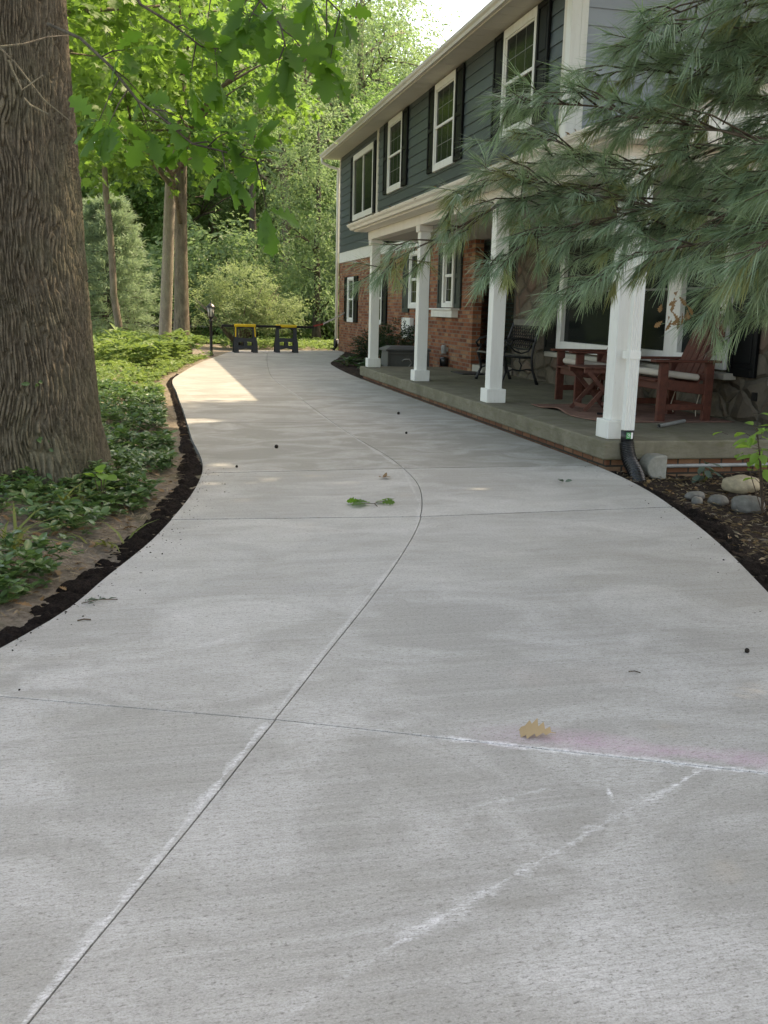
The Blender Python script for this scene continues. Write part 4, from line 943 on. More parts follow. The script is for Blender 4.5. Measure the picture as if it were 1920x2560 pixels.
def trunk_mesh(mb, base, top, r0, r1, n=12, wob=.05, seg=14, flare=1.5, seed=0):
    r = random.Random(seed); base, top = Vector(base), Vector(top); pts = []; rad = []
    ox, oy = r.random() * 10, r.random() * 10
    for i in range(seg + 1):
        t = i / seg; p = base.lerp(top, t); h = (top - base).length
        p += Vector((mnoise.noise(Vector((t * 3 + ox, 0, 0))), mnoise.noise(Vector((0, t * 3 + oy, 0))), 0)) * wob * h * min(1, t * 2)
        pts.append(p); rad.append((r0 + (r1 - r0) * t) * (1 + (flare - 1) * math.exp(-t * h / (r0 * 2.2))))
    mb.tube(pts, rad, n); return pts
def tree(name, label, x, y, h, r, blobs, n, per, sl, sw, leaf, lw, mat, bark='bark', seed=0, T=T_SIMPLE, group=None, cat='tree', droop=.25, lean=(0, 0), shell=.45, gap=True, base_z=None, wob=.03, flat=.5):
    z0 = float(ground_z(x, y)) - .05 if base_z is None else base_z
    t = thing(name, label, cat, (x, y, z0), group)
    b = MB(); pts = trunk_mesh(b, (x, y, z0), (x + lean[0], y + lean[1], h), r, r * .35, 14, wob, seed=seed)
    rr = random.Random(seed)
    for bl in blobs:
        c = Vector(bl[:3]); k = min(range(len(pts)), key=lambda i: abs(pts[i].z - (c.z - .35 * (c.xy - pts[i].xy).length - .2 * bl[5]))); p = pts[k]; d = c - p
        if d.length > .3:
            q = p.lerp(c, .5) + Vector((rr.uniform(-.2, .2), rr.uniform(-.2, .2), .12 * d.length)); r1 = r * .38 * min(1, d.length)
            b.tube([p, p.lerp(q, .5) + Vector((0, 0, .05)), q, c], [r1, r1 * .8, r1 * .6, r1 * .25], 6)
            for _ in range(3):
                e = c + Vector((rr.uniform(-1, 1) * bl[3], rr.uniform(-1, 1) * bl[4], rr.uniform(-.6, .8) * bl[5])) * .8
                b.tube([q, q.lerp(e, .5) + Vector((0, 0, .1)), e], [r1 * .45, r1 * .3, r1 * .1], 5)
    b.build('trunk', MAT[bark], t, smooth=True)
    P, A, N, L = sprays(blobs, n, per, sl, sw, leaf, droop, shell, seed, flat)
    if gap: k = ~shade_gap(P); P, A, N, L = P[k], A[k], N[k], L[k]
    leafobj('crown', MAT[mat], P, A, N, L, L * lw, T, t)
    return t
def ico(c, r, k, jit, seed):             # k satellite blobs round a core
    q = random.Random(seed); out = [(c[0], c[1], c[2], r[0] * .75, r[1] * .75, r[2] * .8)]
    for i in range(k):
        a = 6.283 * i / k + q.uniform(-.4, .4); e = q.uniform(-.75, .85)
        out.append((c[0] + math.cos(a) * r[0] * .62 * math.cos(e), c[1] + math.sin(a) * r[1] * .62 * math.cos(e), c[2] + math.sin(e) * r[2] * .75, r[0] * q.uniform(.32, .5), r[1] * q.uniform(.32, .5), r[2] * q.uniform(.22, .34)))
    return out

# --- the big oak on the left: furrowed trunk, overhead crown, two low boughs reaching into view
OX, OY = -.86, 6.42
oak = thing('oak_tree', 'huge oak with deeply furrowed trunk at the left edge, leafy boughs overhead', 'tree', (OX, OY, 0))
nu, nz = 780, 860
u = np.linspace(0, 2 * np.pi, nu, endpoint=False); zz = np.linspace(-.12, 4.3, nz)
Uu, Zz = np.meshgrid(u, zz, indexing='ij')
rad = np.interp(Zz, [-.12, .5, 1.34, 2.16, 2.93, 4.3], [.535, .505, .456, .430, .400, .375]) + .12 * np.exp(-np.clip(Zz, 0, 9) / .16) * (.5 + .5 * np.sin(Uu * 6 + 1) + .3 * np.sin(Uu * 11)) 
cu, cz = 112, 26                            # plates of bark: periodic cells round the trunk
r2 = np.random.default_rng(5); nzc = 96
jx = r2.random((cu, nzc)); jz = r2.random((cu, nzc))
wob = (fbm(np.cos(Uu) * .9 + 5, Zz * 1.1 + np.sin(Uu) * .9, 1.6, 51, 3) - .5) * 6.0
gx = (Uu / (2 * np.pi) * cu + wob) ; gz = (Zz + .2) * 8.0 + (fbm(np.cos(Uu) * 2, Zz * 2 + np.sin(Uu) * 2, 3, 52, 2) - .5) * 1.5
ix = np.floor(gx).astype(int); iz = np.floor(gz).astype(int)
d1 = np.full(gx.shape, 9.0); d2 = np.full(gx.shape, 9.0)
for a in (-1, 0, 1):
    for b_ in (-1, 0, 1):
        cx_ = ix + a; cz_ = iz + b_; px = cx_ + jx[cx_ % cu, cz_ % nzc]; pz = cz_ + jz[cx_ % cu, cz_ % nzc]
        d = np.sqrt((gx - px)**2 + ((gz - pz) * .36)**2); nd = d < d1; d2 = np.where(nd, d1, np.minimum(d2, d)); d1 = np.where(nd, d, d1)
edge = np.clip((d2 - d1) / .24, 0, 1); edge = edge * edge * (3 - 2 * edge)
fine_ = fbm(np.cos(Uu) * 9 + 20, Zz * 9 + np.sin(Uu) * 9, 2.2, 53, 4)
rad = rad + (edge - 1) * .028 + (fine_ - .5) * .022 + (fbm(np.cos(Uu) + 3, Zz * .6 + np.sin(Uu), 2, 54, 2) - .5) * .03
lx = -.004 * Zz
V = np.stack([OX + lx + rad * np.cos(Uu), OY + rad * np.sin(Uu), Zz], -1).reshape(-1, 3)
i = np.arange(nu)[:, None] * nz + np.arange(nz - 1)[None]; j = ((np.arange(nu) + 1) % nu)[:, None] * nz + np.arange(nz - 1)[None]
Fc = np.stack([i, j, j + 1, i + 1], -1).reshape(-1, 4)
link('trunk', np_mesh('trunk', V, Fc, True), MAT['oakbark'], oak)
b = MB(); lim = [((OX, OY, 4.1), (OX + 1.5, OY + .3, 6.6), (OX + 3.2, OY + .2, 7.8)), ((OX, OY, 4.15), (OX - 1, OY - 1.4, 6.8), (OX - 1.6, OY - 3.4, 7.8)), ((OX, OY, 4.15), (OX - .6, OY + 1.6, 7), (OX - .8, OY + 3.6, 8.2)), ((OX, OY, 4.1), (OX - .1, OY - .1, 7.5), (OX + .2, OY, 10.5)), ((OX, OY, 4.1), (OX + .8, OY - 1.4, 6), (OX + 1.4, OY - 3.2, 6.6))]
for p, q, e in lim: b.tube([p, Vector(p).lerp(Vector(q), .5) + Vector((0, 0, .25)), q, e], [.27, .2, .15, .06], 9)
b.build('limb', MAT['oakbark'], oak, smooth=True)
blobs = [(OX + .2, OY, 9.6, 3.0, 3.0, 2.2), (OX + 2.4, OY - .2, 8.2, 1.8, 2, 1.2), (OX - 1.8, OY - 3.2, 8.4, 2.2, 2, 1.4), (OX - 1, OY + 3.2, 8.8, 2, 2, 1.4), (OX - 2.6, OY + .6, 8.6, 2, 2, 1.5)]
P, A, N, L = sprays(blobs, 520, 26, .9, .5, .17, .3, .3, 71); k = ~shade_gap(P)
leafobj('crown', MAT['oakleaf'], P[k], A[k], N[k], L[k], L[k] * .62, T_SIMPLE, oak)

def bough(par, keys, y_, mat, leafL, seed, r0=.007, per=5, T=T_OAK, lw=.62, twl=.22, hang=.5, step=.07, start=.25):
    """a bough seen at (u, v) keys, with side twigs carrying whorls of leaves"""
    r = np.random.default_rng(seed)
    K = [at(u_, v_, yy) for (u_, v_, yy) in keys]; pts = []
    for i in range(len(K) - 1):
        for q in range(6): pts.append(K[i].lerp(K[i + 1], q / 6))
    pts.append(K[-1]); n = len(pts)
    b = MB(); b.tube(pts, [r0 * .7 * (1 - .8 * i / n) + .0015 for i in range(n)], 7)
    P, A, N, L = [], [], [], []
    def whorl(c, d, m):
        for _ in range(m):
            a = d + Vector(r.normal(0, .75, 3)); a.z -= hang * r.random(); a.normalize()
            P.append(tuple(c)); A.append(tuple(a)); N.append(tuple(Vector((0, -.35, 1)) + Vector(r.normal(0, .45, 3)))); L.append(leafL * r.uniform(.65, 1.15))
    acc = 0
    for i in range(1, n):
        acc += (pts[i] - pts[i - 1]).length
        if acc > step and i > n * start:
            acc = 0; d = (pts[i] - pts[i - 1]).normalized()
            s = Vector(r.normal(0, 1, 3)) * Vector((1, .8, .7)); s = (s - d * s.dot(d)).normalized(); tw = (d * .6 + s).normalized() * twl * r.uniform(.5, 1.2); tw.z -= .04
            e = pts[i] + tw; b.tube([pts[i], pts[i] + tw * .5 + Vector((0, 0, .01)), e], [.0035, .0028, .0015], 5); whorl(e, tw.normalized(), per); whorl(pts[i] + tw * .6, tw.normalized(), 1)
    whorl(pts[-1], (pts[-1] - pts[-2]).normalized(), per + 2)
    o = b.build('branch', MAT['darkbark'], par, smooth=True)
    pm = r.permutation(len(L)); P, A, N = map(lambda q: np.array(q, float)[pm], (P, A, N)); L = np.array(L)[pm]
    h_ = len(L) * 2 // 3; V1, F1 = leaves(P[:h_], A[:h_], N[:h_], L[:h_], L[:h_] * lw, T); V2, F2 = leaves(P[h_:], A[h_:], N[h_:], L[h_:], L[h_:] * lw * .9, T_OAK_CURLED)
    link('leaf_cluster', np_mesh('leaf_cluster', np.concatenate([V1, V2]), np.concatenate([F1, F2 + len(V1)])), MAT[mat], o)
bough(oak, [(120, 60, 4.6), (200, 95, 4.4), (278, 168, 4.2), (342, 249, 4.1), (405, 295, 4.0), (480, 359, 3.95), (555, 378, 3.9), (640, 400, 3.85)], 4, 'oakleaf', .15, 3, .008, 5, step=.055, start=.22, twl=.15, hang=.6)
bough(oak, [(280, -130, 4.3), (350, 10, 4.2), (428, 58, 4.15), (503, 116, 4.1), (545, 122, 4.05)], 4, 'oakleaf', .145, 4, .007, 4, step=.08, start=.5, twl=.14)
bough(oak, [(420, -260, 4.3), (560, -90, 4.2), (640, -10, 4.1), (700, 60, 4.0), (715, 120, 3.95)], 4, 'oakleaf', .155, 5, .008, 4, step=.06, start=.4, twl=.16, hang=.8)
bough(oak, [(560, -260, 4.3), (720, -110, 4.2), (800, -20, 4.1), (850, 30, 4.05)], 4, 'oakleaf', .15, 6, .007, 4, step=.07, start=.45, twl=.14, hang=.8)
bough(oak, [(400, -240, 4.4), (480, -80, 4.3), (560, -10, 4.25), (620, 40, 4.2)], 4, 'oakleaf', .14, 8, .007, 4, step=.08, start=.5, twl=.14, hang=.6)
b = MB()                                    # bare twigs in front of the trunk
for K in ([(-30, 90, 5.6), (40, 160, 5.6), (110, 250, 5.6), (172, 300, 5.6)], [(-30, 120, 5.5), (60, 110, 5.5), (120, 92, 5.6), (175, 88, 5.7)], [(20, 150, 5.55), (55, 225, 5.55), (108, 188, 5.6)], [(60, 245, 5.6), (75, 262, 5.6), (120, 285, 5.6)]):
    b.tube([at(*k) for k in K], [.006, .005, .004, .0025][:len(K)], 5)
b.build('bare_twig', MAT['bark'], oak)

# --- maples on the left whose boughs hang into view
mb_ = [(-2.6, 13.5, 5.2, 1.9, 2.2, 1.1), (-.9, 13.2, 4.2, 1.25, 1.6, .75), (.15, 13.6, 4.9, 1.15, 1.6, .7), (-.6, 14.5, 5.6, 1.6, 1.8, .8), (-1.4, 12.6, 3.35, .8, 1.1, .42), (-3.2, 14.5, 7.2, 2.6, 2.6, 1.6), (-.9, 15.6, 6.9, 1.9, 1.9, 1.0)]
tree('maple_tree', 'bright green maple hanging low backlit boughs beside the big oak trunk', -3.6, 13.6, 7.5, .17, mb_, 900, 15, .62, .34, .115, 1.0, 'mapleleaf', seed=21, T=T_MAPLE, droop=.35, shell=.25)
mb_ = [(.6, 21.5, 5.0, 2.2, 2.4, 1.0), (-1.2, 22, 4.9, 2.0, 2.2, 1.0), (1.9, 21.0, 5.9, 1.7, 2.2, 1.0), (.4, 20.0, 6.6, 2.4, 2.2, 1.2), (1.5, 23.5, 7.6, 2.6, 2.6, 1.5), (-1.6, 23.5, 7.2, 2.6, 2.4, 1.5), (.3, 20.6, 4.0, 1.0, 1.0, .35)]
twin = tree('maple_tree', 'straight brown-barked maple trunk at the far left of the drive', .58, 23.6, 8.5, .185, mb_, 1150, 15, .75, .4, .13, 1.0, 'mapleleaf', seed=22, T=T_MAPLE, droop=.3, shell=.25, lean=(.15, 0), wob=.006)
b = MB(); p0 = at(355 * 1.1573, 762 * 1.1573, 24.6); p0.z = -.05; p1 = at(372 * 1.1573, 300 * 1.1573, 24.6); trunk_mesh(b, p0, p1, .155, .12, 12, .004, flare=1.05)
t = thing('pale_trunk_tree', 'pale tan smooth trunk standing just behind the brown maple trunk', 'tree', p0); b.build('trunk', MAT['palebark'], t, smooth=True)
P, A, N, L = sprays([(p1.x, p1.y + .5, 7.6, 2.2, 2.2, 1.6), (p1.x - .8, p1.y, 6.0, 1.4, 1.4, .8)], 240, 18, .8, .45, .13, .3, .3, 23); leafobj('crown', MAT['forest1'], P, A, N, L, L * .55, T_SIMPLE, t)
b0 = at(262 * 1.1573, 762 * 1.1573, 21.0); b1 = at(226 * 1.1573, 300 * 1.1573, 21.0)
t = thing('thin_tree', 'thin crooked grey trunk between the big oak and the maple', 'tree', (b0.x, b0.y, 0))
b = MB(); K = [at(u_ * 1.1573, v_ * 1.1573, 21.0) for u_, v_ in ((262, 775), (256, 700), (246, 640), (243, 575), (238, 500), (229, 420), (224, 330), (222, 250))]; b.tube(K, [.095, .075, .07, .068, .064, .06, .05, .04], 10); b.build('trunk', MAT['bark'], t, smooth=True)
P, A, N, L = sprays([(K[-1].x, K[-1].y, 5.6, 1.3, 1.3, 1.1)], 130, 18, .7, .4, .12, .3, .2, 24); leafobj('crown', MAT['mapleleaf'], P, A, N, L, L, T_MAPLE, t)

# --- soft white pines, spreading shrub and the leaning trees at the end of the drive
def conifer(label, x, y, h, rw, z0, seed, mat='farpine', n=1300, leaf=.15, grp=None):
    r = np.random.default_rng(seed); t = thing('pine_tree', label, 'tree', (x, y, 0), grp)
    b = MB(); b.tube([(x, y, -.1), (x, y, h * .6), (x, y, h)], [.1, .06, .015], 8); 
    P, A, N, L = [], [], [], []
    for k in range(n):
        f = r.random() ** .8; z = z0 + (h - z0) * f; lay = math.floor(f * 13 + r.random() * .35) / 13; R = rw * (1 - lay) ** .5 * r.uniform(.3, 1.0) + .08; z = z0 + (h - z0) * (lay + r.normal(0, .012)); a = r.random() * 6.283
        c = np.array([x + R * math.cos(a), y + R * math.sin(a), z - R * .12 + r.normal(0, .05)]); m = 26
        o = np.array([math.cos(a), math.sin(a), .35]); ax = nrm(o + r.normal(0, .6, (m, 3)))
        P.append(c + r.normal(0, .05, (m, 3)) + o * r.uniform(-.12, .12, (m, 1))); A.append(ax); N.append(r.normal([0, 0, 1], .5, (m, 3))); L.append(leaf * r.uniform(.7, 1.2, m))
        if k % 12 == 0: b.tube([(x, y, z), tuple(c)], [.02, .006], 5)
    b.build('trunk', MAT['darkbark'], t, smooth=True)
    P, A, N, L = map(np.concatenate, (P, A, N, L)); leafobj('crown', MAT[mat], P, A, N, L, .018, T_NEEDLE, t); return t
g_ = 'soft green young pines beyond the left bed'
conifer('soft blue-green young pine right behind the thin crooked trunk', -1.3, 30, 4.3, 1.6, .25, 31, grp=g_); conifer('soft young pine half hidden by the big oak trunk', -2.9, 32, 4.6, 1.7, .2, 32, grp=g_); conifer('soft young pine farthest left and back, behind the oak trunk', -4.4, 36, 4.8, 1.6, .5, 33, grp=g_)
sh = thing('spreading_shrub', 'wide pale green layered shrub behind the sawhorses', 'shrub', (2.35, 28.6, 0))
b = MB(); rr = random.Random(4)
for k in range(16):
    a = rr.uniform(0, 6.28); e = Vector((2.35 + math.cos(a) * 1.25, 28.6 + math.sin(a) * 1.0, rr.uniform(1.0, 1.9))); m = Vector((2.35, 28.6, 0)).lerp(e, .5) + Vector((0, 0, .12)); b.tube([(2.3 + rr.uniform(-.15, .15), 28.6 + rr.uniform(-.1, .1), 0), m, e], [.04, .028, .008], 6)
b.build('stem', MAT['bark'], sh, smooth=True)
sb = [(2.4, 28.6, 1.75, 1.0, 1.0, .5), (1.35, 28.5, 1.35, .65, .8, .45), (3.3, 28.5, 1.25, .75, .8, .45), (2.3, 28.0, 1.2, 1.0, .6, .4), (3.55, 28.3, .9, .5, .6, .3), (1.2, 28.3, .95, .5, .6, .3), (2.6, 28.0, .85, 1.0, .5, .3)]
P, A, N, L = sprays(sb, 1150, 26, .42, .17, .06, .02, .35, 41, .22); leafobj('foliage', MAT['shrubleaf'], P, A, N, L, L * .5, T_SIMPLE, sh)
rb = [(5.6, 34, 5.2, 2.0, 1.8, 1.5), (4.6, 33.6, 3.6, 1.5, 1.4, .9), (5.4, 33, 2.4, 1.4, 1.2, .8), (6.4, 33.5, 3.8, 1.3, 1.3, 1.0), (4.3, 34, 5.8, 1.4, 1.4, 1.0), (5.8, 34, 7.2, 1.6, 1.6, 1.2), (5.2, 32.6, 1.4, .8, .8, .5), (6.3, 33, 1.5, .8, .8, .6)]
tree('broadleaf_tree', 'pale green drooping broadleaf tree against the corner of the house', 5.5, 34, 7, .14, rb, 1050, 18, .62, .32, .115, .42, 'forest2', seed=42, droop=.45, shell=.3, bark='darkbark')
conifer('drooping grey-green pine low between the house corner and the pale broadleaf tree', 7.2, 36, 5.5, 2.3, .1, 43, 'farpine', 900, .16)

# --- the wood beyond: three kinds of tree, each copied and turned
def forest(kind, label, x, y, h, R, seed, mat, n, leaf, lw, bark='bark', low=.04):
    z0, z1 = h * low, h; c = (x, y, (z0 + z1) / 2); return tree('forest_tree', label, x, y, h * .85, .16 + h * .006, ico(c, (R, R, (z1 - z0) / 2), 17, .3, seed), n, 20, 1.05, .55, leaf, lw, mat, bark, seed, droop=.3, shell=.35, group='trees of the wood beyond the lawn', gap=kind != 1, base_z=0)
f1 = forest(0, 'tall mid-green tree of the wood, rising straight behind the drive end', 5.2, 41, 15, 4.2, 51, 'forest1', 2500, .165, .55)
f2 = forest(1, 'tall pale feathery tree of the wood, beside the house roof edge', 9.0, 44, 17.5, 4.4, 52, 'forest2', 2600, .155, .45)
f3 = forest(2, 'dark dense tree of the wood, behind the lamp post', .95, 43, 13, 4.2, 53, 'forest3', 2400, .18, .6, 'darkbark')
spots = [(f3, -3.5, 44, .6, 1.0, 'dark tree of the wood seen left of the maple trunks'), (f1, -7.5, 43, 2.1, 1.05, 'mid-green tree of the wood behind the young pines'), (f2, -1.2, 52, 1.2, 1.15, 'pale tree of the wood far behind the twin trunks'),
         (f1, 3.2, 54, 3.9, 1.2, 'mid-green tree of the wood far behind the spreading shrub'), (f3, 8.0, 55, 4.4, 1.25, 'dark tree of the wood far behind the drooping broadleaf'), (f1, 10.6, 38, 1.0, .70, 'shorter mid-green tree beside the house end'),
         (f2, -9.0, 56, 5.0, 1.2, 'pale tree of the wood at the far left'), (f3, -13, 50, 2.5, 1.1, 'dark tree of the wood hidden mostly by the oak trunk'), (f2, 17.5, 56, 2.2, 1.02, 'pale tree top showing against the sky above the roof edge'), (f1, 23, 54, .4, 1.15, 'mid-green tree top above the upper roof line'), (f3, 14.5, 62, 3.0, .86, 'dark tree low in the gap of sky'), (f2, 6.3, 50, .8, .95, 'pale tree of the wood filling the space left of the sky gap'), (f2, 2, 59, 2.9, 1.5, 'tall pale tree at the back, above the maple crown'), (f1, -3.5, 63, 4.6, 1.6, 'tall mid-green tree at the back left of the wood'), (f1, 9.5, 60, 1.9, 1.5, 'tall mid-green tree at the back, left of the sky gap'), (f2, 13.5, 68, .2, 1.35, 'pale tree at the back, closing the sky gap from below'), (f2, 15.6, 52, 1.4, .92, 'pale tree narrowing the sky gap above the roof line'), (f3, 5.4, 64, 5.3, 1.35, 'dark tree at the very back of the wood'), (f1, 12.3, 47, 5.1, .92, 'mid-green tree behind the upper corner of the roof')]
for src, x, y, rz, sc, lb in spots: copy_thing(src, (x, y, 0), rz, sc, lb)
us = thing('understory_shrub', 'leafy shrub at the far left, behind the young pines', 'shrub', (-5.4, 41, 0), 'leafy shrubs at the foot of the wood')
b = MB()
for k in range(9): a = k * .7; b.tube([(-5.4 + .1 * math.cos(a), 41 + .1 * math.sin(a), 0), (-5.4 + math.cos(a) * 1.0, 41 + math.sin(a) * 1.0, 1.6)], [.035, .01], 5)
b.build('stem', MAT['darkbark'], us); P, A, N, L = sprays(ico((-5.4, 41, 1.35), (1.9, 1.6, 1.3), 9, .3, 44), 520, 20, .55, .3, .13, .3, .3, 44); leafobj('foliage', MAT['forest2'], P, A, N, L, L * .5, T_SIMPLE, us)
for x, y, rz, sc, lb in [(-3.6, 55, 1, 1.6, 'leafy shrub across the pale road'), (3.4, 36.5, 2, 1.15, 'leafy shrub behind the wide spreading shrub'), (6.6, 38, 3, 1.3, 'leafy shrub behind the drooping broadleaf tree'), (8.8, 36, 5, 1.2, 'leafy shrub just left of the house corner'), (-6.2, 39, 5.5, 1.2, 'leafy shrub at the far left behind the oak'), (4.9, 42, .4, 1.7, 'tall leafy shrub deep in the wood'), (2.3, 36.6, 2.7, 1.75, 'tall leafy shrub between the brown maple trunk and the spreading shrub'), (.2, 52, 3.3, 1.5, 'leafy shrub beyond the pale road behind the maple trunks')]: copy_thing(us, (x, y, 0), rz, sc, lb)
b0 = at(546 * 1.1573, 560 * 1.1573, 37); b1 = at(546 * 1.1573, 330 * 1.1573, 37)
t = thing('bare_trunk_tree', 'dark straight bare trunk in the wood above the spreading shrub', 'tree', (b0.x, 37, 0)); b = MB(); trunk_mesh(b, (b0.x, 37, -.1), (b1.x, 37, 8), .15, .11, 10, .01); b.build('trunk', MAT['darkbark'], t, smooth=True)
P, A, N, L = sprays([(b1.x, 37, 8.5, 1.8, 1.8, 1.4)], 200, 18, .9, .5, .15, .3, .3, 57); leafobj('crown', MAT['forest1'], P, A, N, L, L * .5, T_SIMPLE, t)
# undergrowth and the far wood that reads as one mass
r = np.random.default_rng(61); n = 26000
P = np.stack([r.uniform(-40, 40, n), r.uniform(72, 84, n), r.random(n) ** 1.3 * 13], 1); k = (P[:, 2] < 5.5 + 6 * fbm(P[:, 0], P[:, 0] * 0, .12, 9))
P = P[k]; n = len(P); o = leafobj('far_wood', MAT['forest3'], P, r.normal(0, 1, (n, 3)), r.normal([0, -.5, 1], .6, (n, 3)), r.uniform(.5, 1.0, n), r.uniform(.3, .6, n), T_SIMPLE); o['kind'] = 'stuff'; o['label'] = 'far wood reading as one dark green mass'
n = 16000; P = np.stack([r.uniform(-13, 13, n), r.uniform(33, 46, n), r.random(n) ** 2 * 1.3], 1); k = fbm(P[:, 0], P[:, 1], .35, 10) > .46; k &= ~((P[:, 0] > -3.5) & (P[:, 0] < 1.8) & (P[:, 1] < 44)); P = P[k]; n = len(P)
o = leafobj('undergrowth', MAT['forest1'], P, r.normal(0, 1, (n, 3)) + [0, 0, .4], r.normal([0, -.3, 1], .5, (n, 3)), r.uniform(.09, .2, n), r.uniform(.05, .1, n), T_SIMPLE); o['kind'] = 'stuff'; o['label'] = 'leafy undergrowth at the foot of the wood'

# --- trees whose shade falls over the near drive; they stand right of the view, behind the porch wing
tree('shade_tree', 'tall tree standing right of the porch wing, shading the near drive', 11.5, 8.2, 13, .3, ico((9.3, 8.0, 10.5), (4.3, 4.2, 2.6), 13, .3, 81), 2200, 22, 1.0, .6, .2, .62, 'forest1', seed=81, shell=.2)
tree('shade_tree', 'broad tree right of the photographer, shading the near drive', 8.8, 1.6, 11.5, .28, ico((7.3, 3.6, 9.2), (4.2, 4.0, 2.4), 13, .3, 82), 3200, 22, 1.0, .6, .2, .62, 'forest1', seed=82, shell=.2)
tree('shade_tree', 'tall tree behind the porch wing, shading the drive before the house', 15.5, 13.0, 18, .32, ico((11.2, 13.0, 13.6), (4.2, 2.8, 2.8), 13, .3, 83), 1500, 22, 1.0, .6, .2, .62, 'forest1', seed=83, shell=.2)

# --- white pine at the right: limbs, twigs and needle tufts
pine = thing('white_pine', 'white pine reaching long-needled branches across the porch from the right', 'tree', (4.1, 2.3, -.08))
b = MB(); b.tube([(4.1, 2.3, -.15), (4.12, 2.32, 2), (4.1, 2.3, 6), (4.05, 2.3, 11)], [.2, .17, .12, .03], 14); b.build('trunk', MAT['bark'], pine, smooth=True)
def needles(sh, per, nl, w, seed, mat, parent, name='needles', T=T_NEEDLE):
    r = np.random.default_rng(seed); P, A, N, L = [], [], [], []
    for (p, d, ln, k) in sh:
        m = int(per * k); p = np.array(p); d = np.array(d); t = 1 - r.random(m) ** 1.6
        up = np.array([0, 0, 1.0]); sd = nrm(np.cross(d, up) + 1e-6); uu = np.cross(sd, d); a = r.random(m) * 6.283
        rad = np.cos(a)[:, None] * sd + np.sin(a)[:, None] * uu
        op = r.uniform(.22, .95, m) * (1.15 - .5 * t)
        ax = d[None] * 1.0 + rad * op[:, None]; ax[:, 2] -= r.uniform(.05, .5, m)
        P.append(p[None] - d[None] * (ln * (1 - t))[:, None]); A.append(ax); N.append(up[None] + r.normal(0, .3, (m, 3))); L.append(nl * r.uniform(.75, 1.15, m) * (1 - .25 * (t > .93)))
    P, A, N, L = map(np.concatenate, (P, A, N, L))
    return leafobj(name, MAT[mat], P, A, N, L, w, T, parent)
def pine_limb(keys, seed, r0=.012, step=.05, tw=(.12, .34), start=0.0, nl=.108, side_up=.0, dens=1.0, down=.25, old=.08):
    rr = random.Random(seed); K = [at(*k) for k in keys]; K = [Vector((4.1, 2.3, K[0].z - .12))] + K; pts = []
    for i in range(len(K) - 1):
        q0, q1, q2, q3 = K[max(i - 1, 0)], K[i], K[i + 1], K[min(i + 2, len(K) - 1)]
        for q in range(8):
            t = q / 8; pts.append(.5 * ((2 * q1) + (q2 - q0) * t + (2 * q0 - 5 * q1 + 4 * q2 - q3) * t * t + (3 * q1 - q0 - 3 * q2 + q3) * t**3))
    pts.append(K[-1]); n = len(pts); b = MB(); b.tube(pts, [r0 * .55 * (1 - .75 * i / n) + .001 for i in range(n)], 7)
    sh = []; d = (pts[-1] - pts[-2]).normalized(); sh.append((tuple(pts[-1]), tuple(d), .14, 1.2)); acc = 0; sg = 1
    for i in range(2, n):
        acc += (pts[i] - pts[i - 1]).length
        if acc < step or i < max(5, n * start): continue
        acc = 0; sg = -sg; d = (pts[i] - pts[i - 1]).normalized(); s = d.cross(Vector((0, 0, 1))).normalized() * sg
        L_ = rr.uniform(*tw) * (1.1 - .55 * i / n); dr = (d * rr.uniform(.5, 1.0) + s * rr.uniform(.35, 1.0) + Vector((0, 0, rr.uniform(-down, .32 + side_up)))).normalized()
        m = pts[i] + dr * L_ * .5 + Vector((0, 0, .012)); e = pts[i] + dr * L_ + Vector((0, 0, -.01)); b.tube([pts[i], m, e], [.0042, .0032, .0018], 5)
        sh.append((tuple(e), tuple((e - m).normalized()), .12, 1.0))
        for _ in range(rr.choice((1, 2, 2, 3))):
            f = rr.uniform(.3, .8); p = pts[i].lerp(e, f); d2 = (dr + Vector((rr.gauss(0, .6), rr.gauss(0, .6), rr.gauss(-.05, .35)))).normalized(); l2 = rr.uniform(.07, .16); b.tube([p, p + d2 * l2], [.0026, .0016], 4); sh.append((tuple(p + d2 * l2), tuple(d2), .085, .75))
    o = b.build('branch', MAT['twig'], pine, smooth=True)
    ko = [s for s in sh if rr.random() < old]; kn = [s for s in sh if s not in ko]
    needles(kn, 64 * dens, nl, .0027, seed, 'needle', o)
    if ko: needles(ko, 58 * dens, nl, .0030, seed + 500, 'needle_old', o)
    return len(sh)
ns = 0
ns += pine_limb([(2250, 200, 3.0), (2050, 270, 3.2), (1900, 325, 3.4), (1760, 385, 3.5), (1640, 418, 3.6), (1500, 462, 3.8), (1390, 505, 3.9), (1300, 520, 4.0)], 101, .014)
ns += pine_limb([(2200, 560, 3.0), (1950, 548, 3.2), (1692, 527, 3.5), (1494, 492, 3.8), (1300, 497, 4.0), (1196, 541, 4.1), (1124, 581, 4.15), (1040, 620, 4.2), (965, 655, 4.2)], 102, .014, step=.06, down=.4, old=.35, start=.1)
ns += pine_limb([(2100, 380, 3.0), (1900, 345, 3.2), (1740, 315, 3.4), (1599, 295, 3.5), (1509, 269, 3.6), (1400, 260, 3.65), (1320, 256, 3.7), (1280, 262, 3.75)], 103, .009)
ns += pine_limb([(2200, -60, 2.9), (2000, -10, 3.1), (1850, 20, 3.2), (1748, 56, 3.35), (1650, 100, 3.5), (1580, 128, 3.6)], 104, .009, down=.3)
ns += pine_limb([(2150, 190, 3.1), (1920, 187, 3.3), (1745, 192, 3.5), (1636, 176, 3.6), (1540, 180, 3.7), (1470, 196, 3.8)], 105, .009, step=.06)
ns += pine_limb([(2200, 520, 2.7), (2020, 545, 2.9), (1850, 590, 3.1), (1700, 618, 3.2), (1578, 645, 3.3), (1521, 690, 3.35), (1460, 722, 3.4), (1395, 745, 3.4)], 106, .010, step=.06)
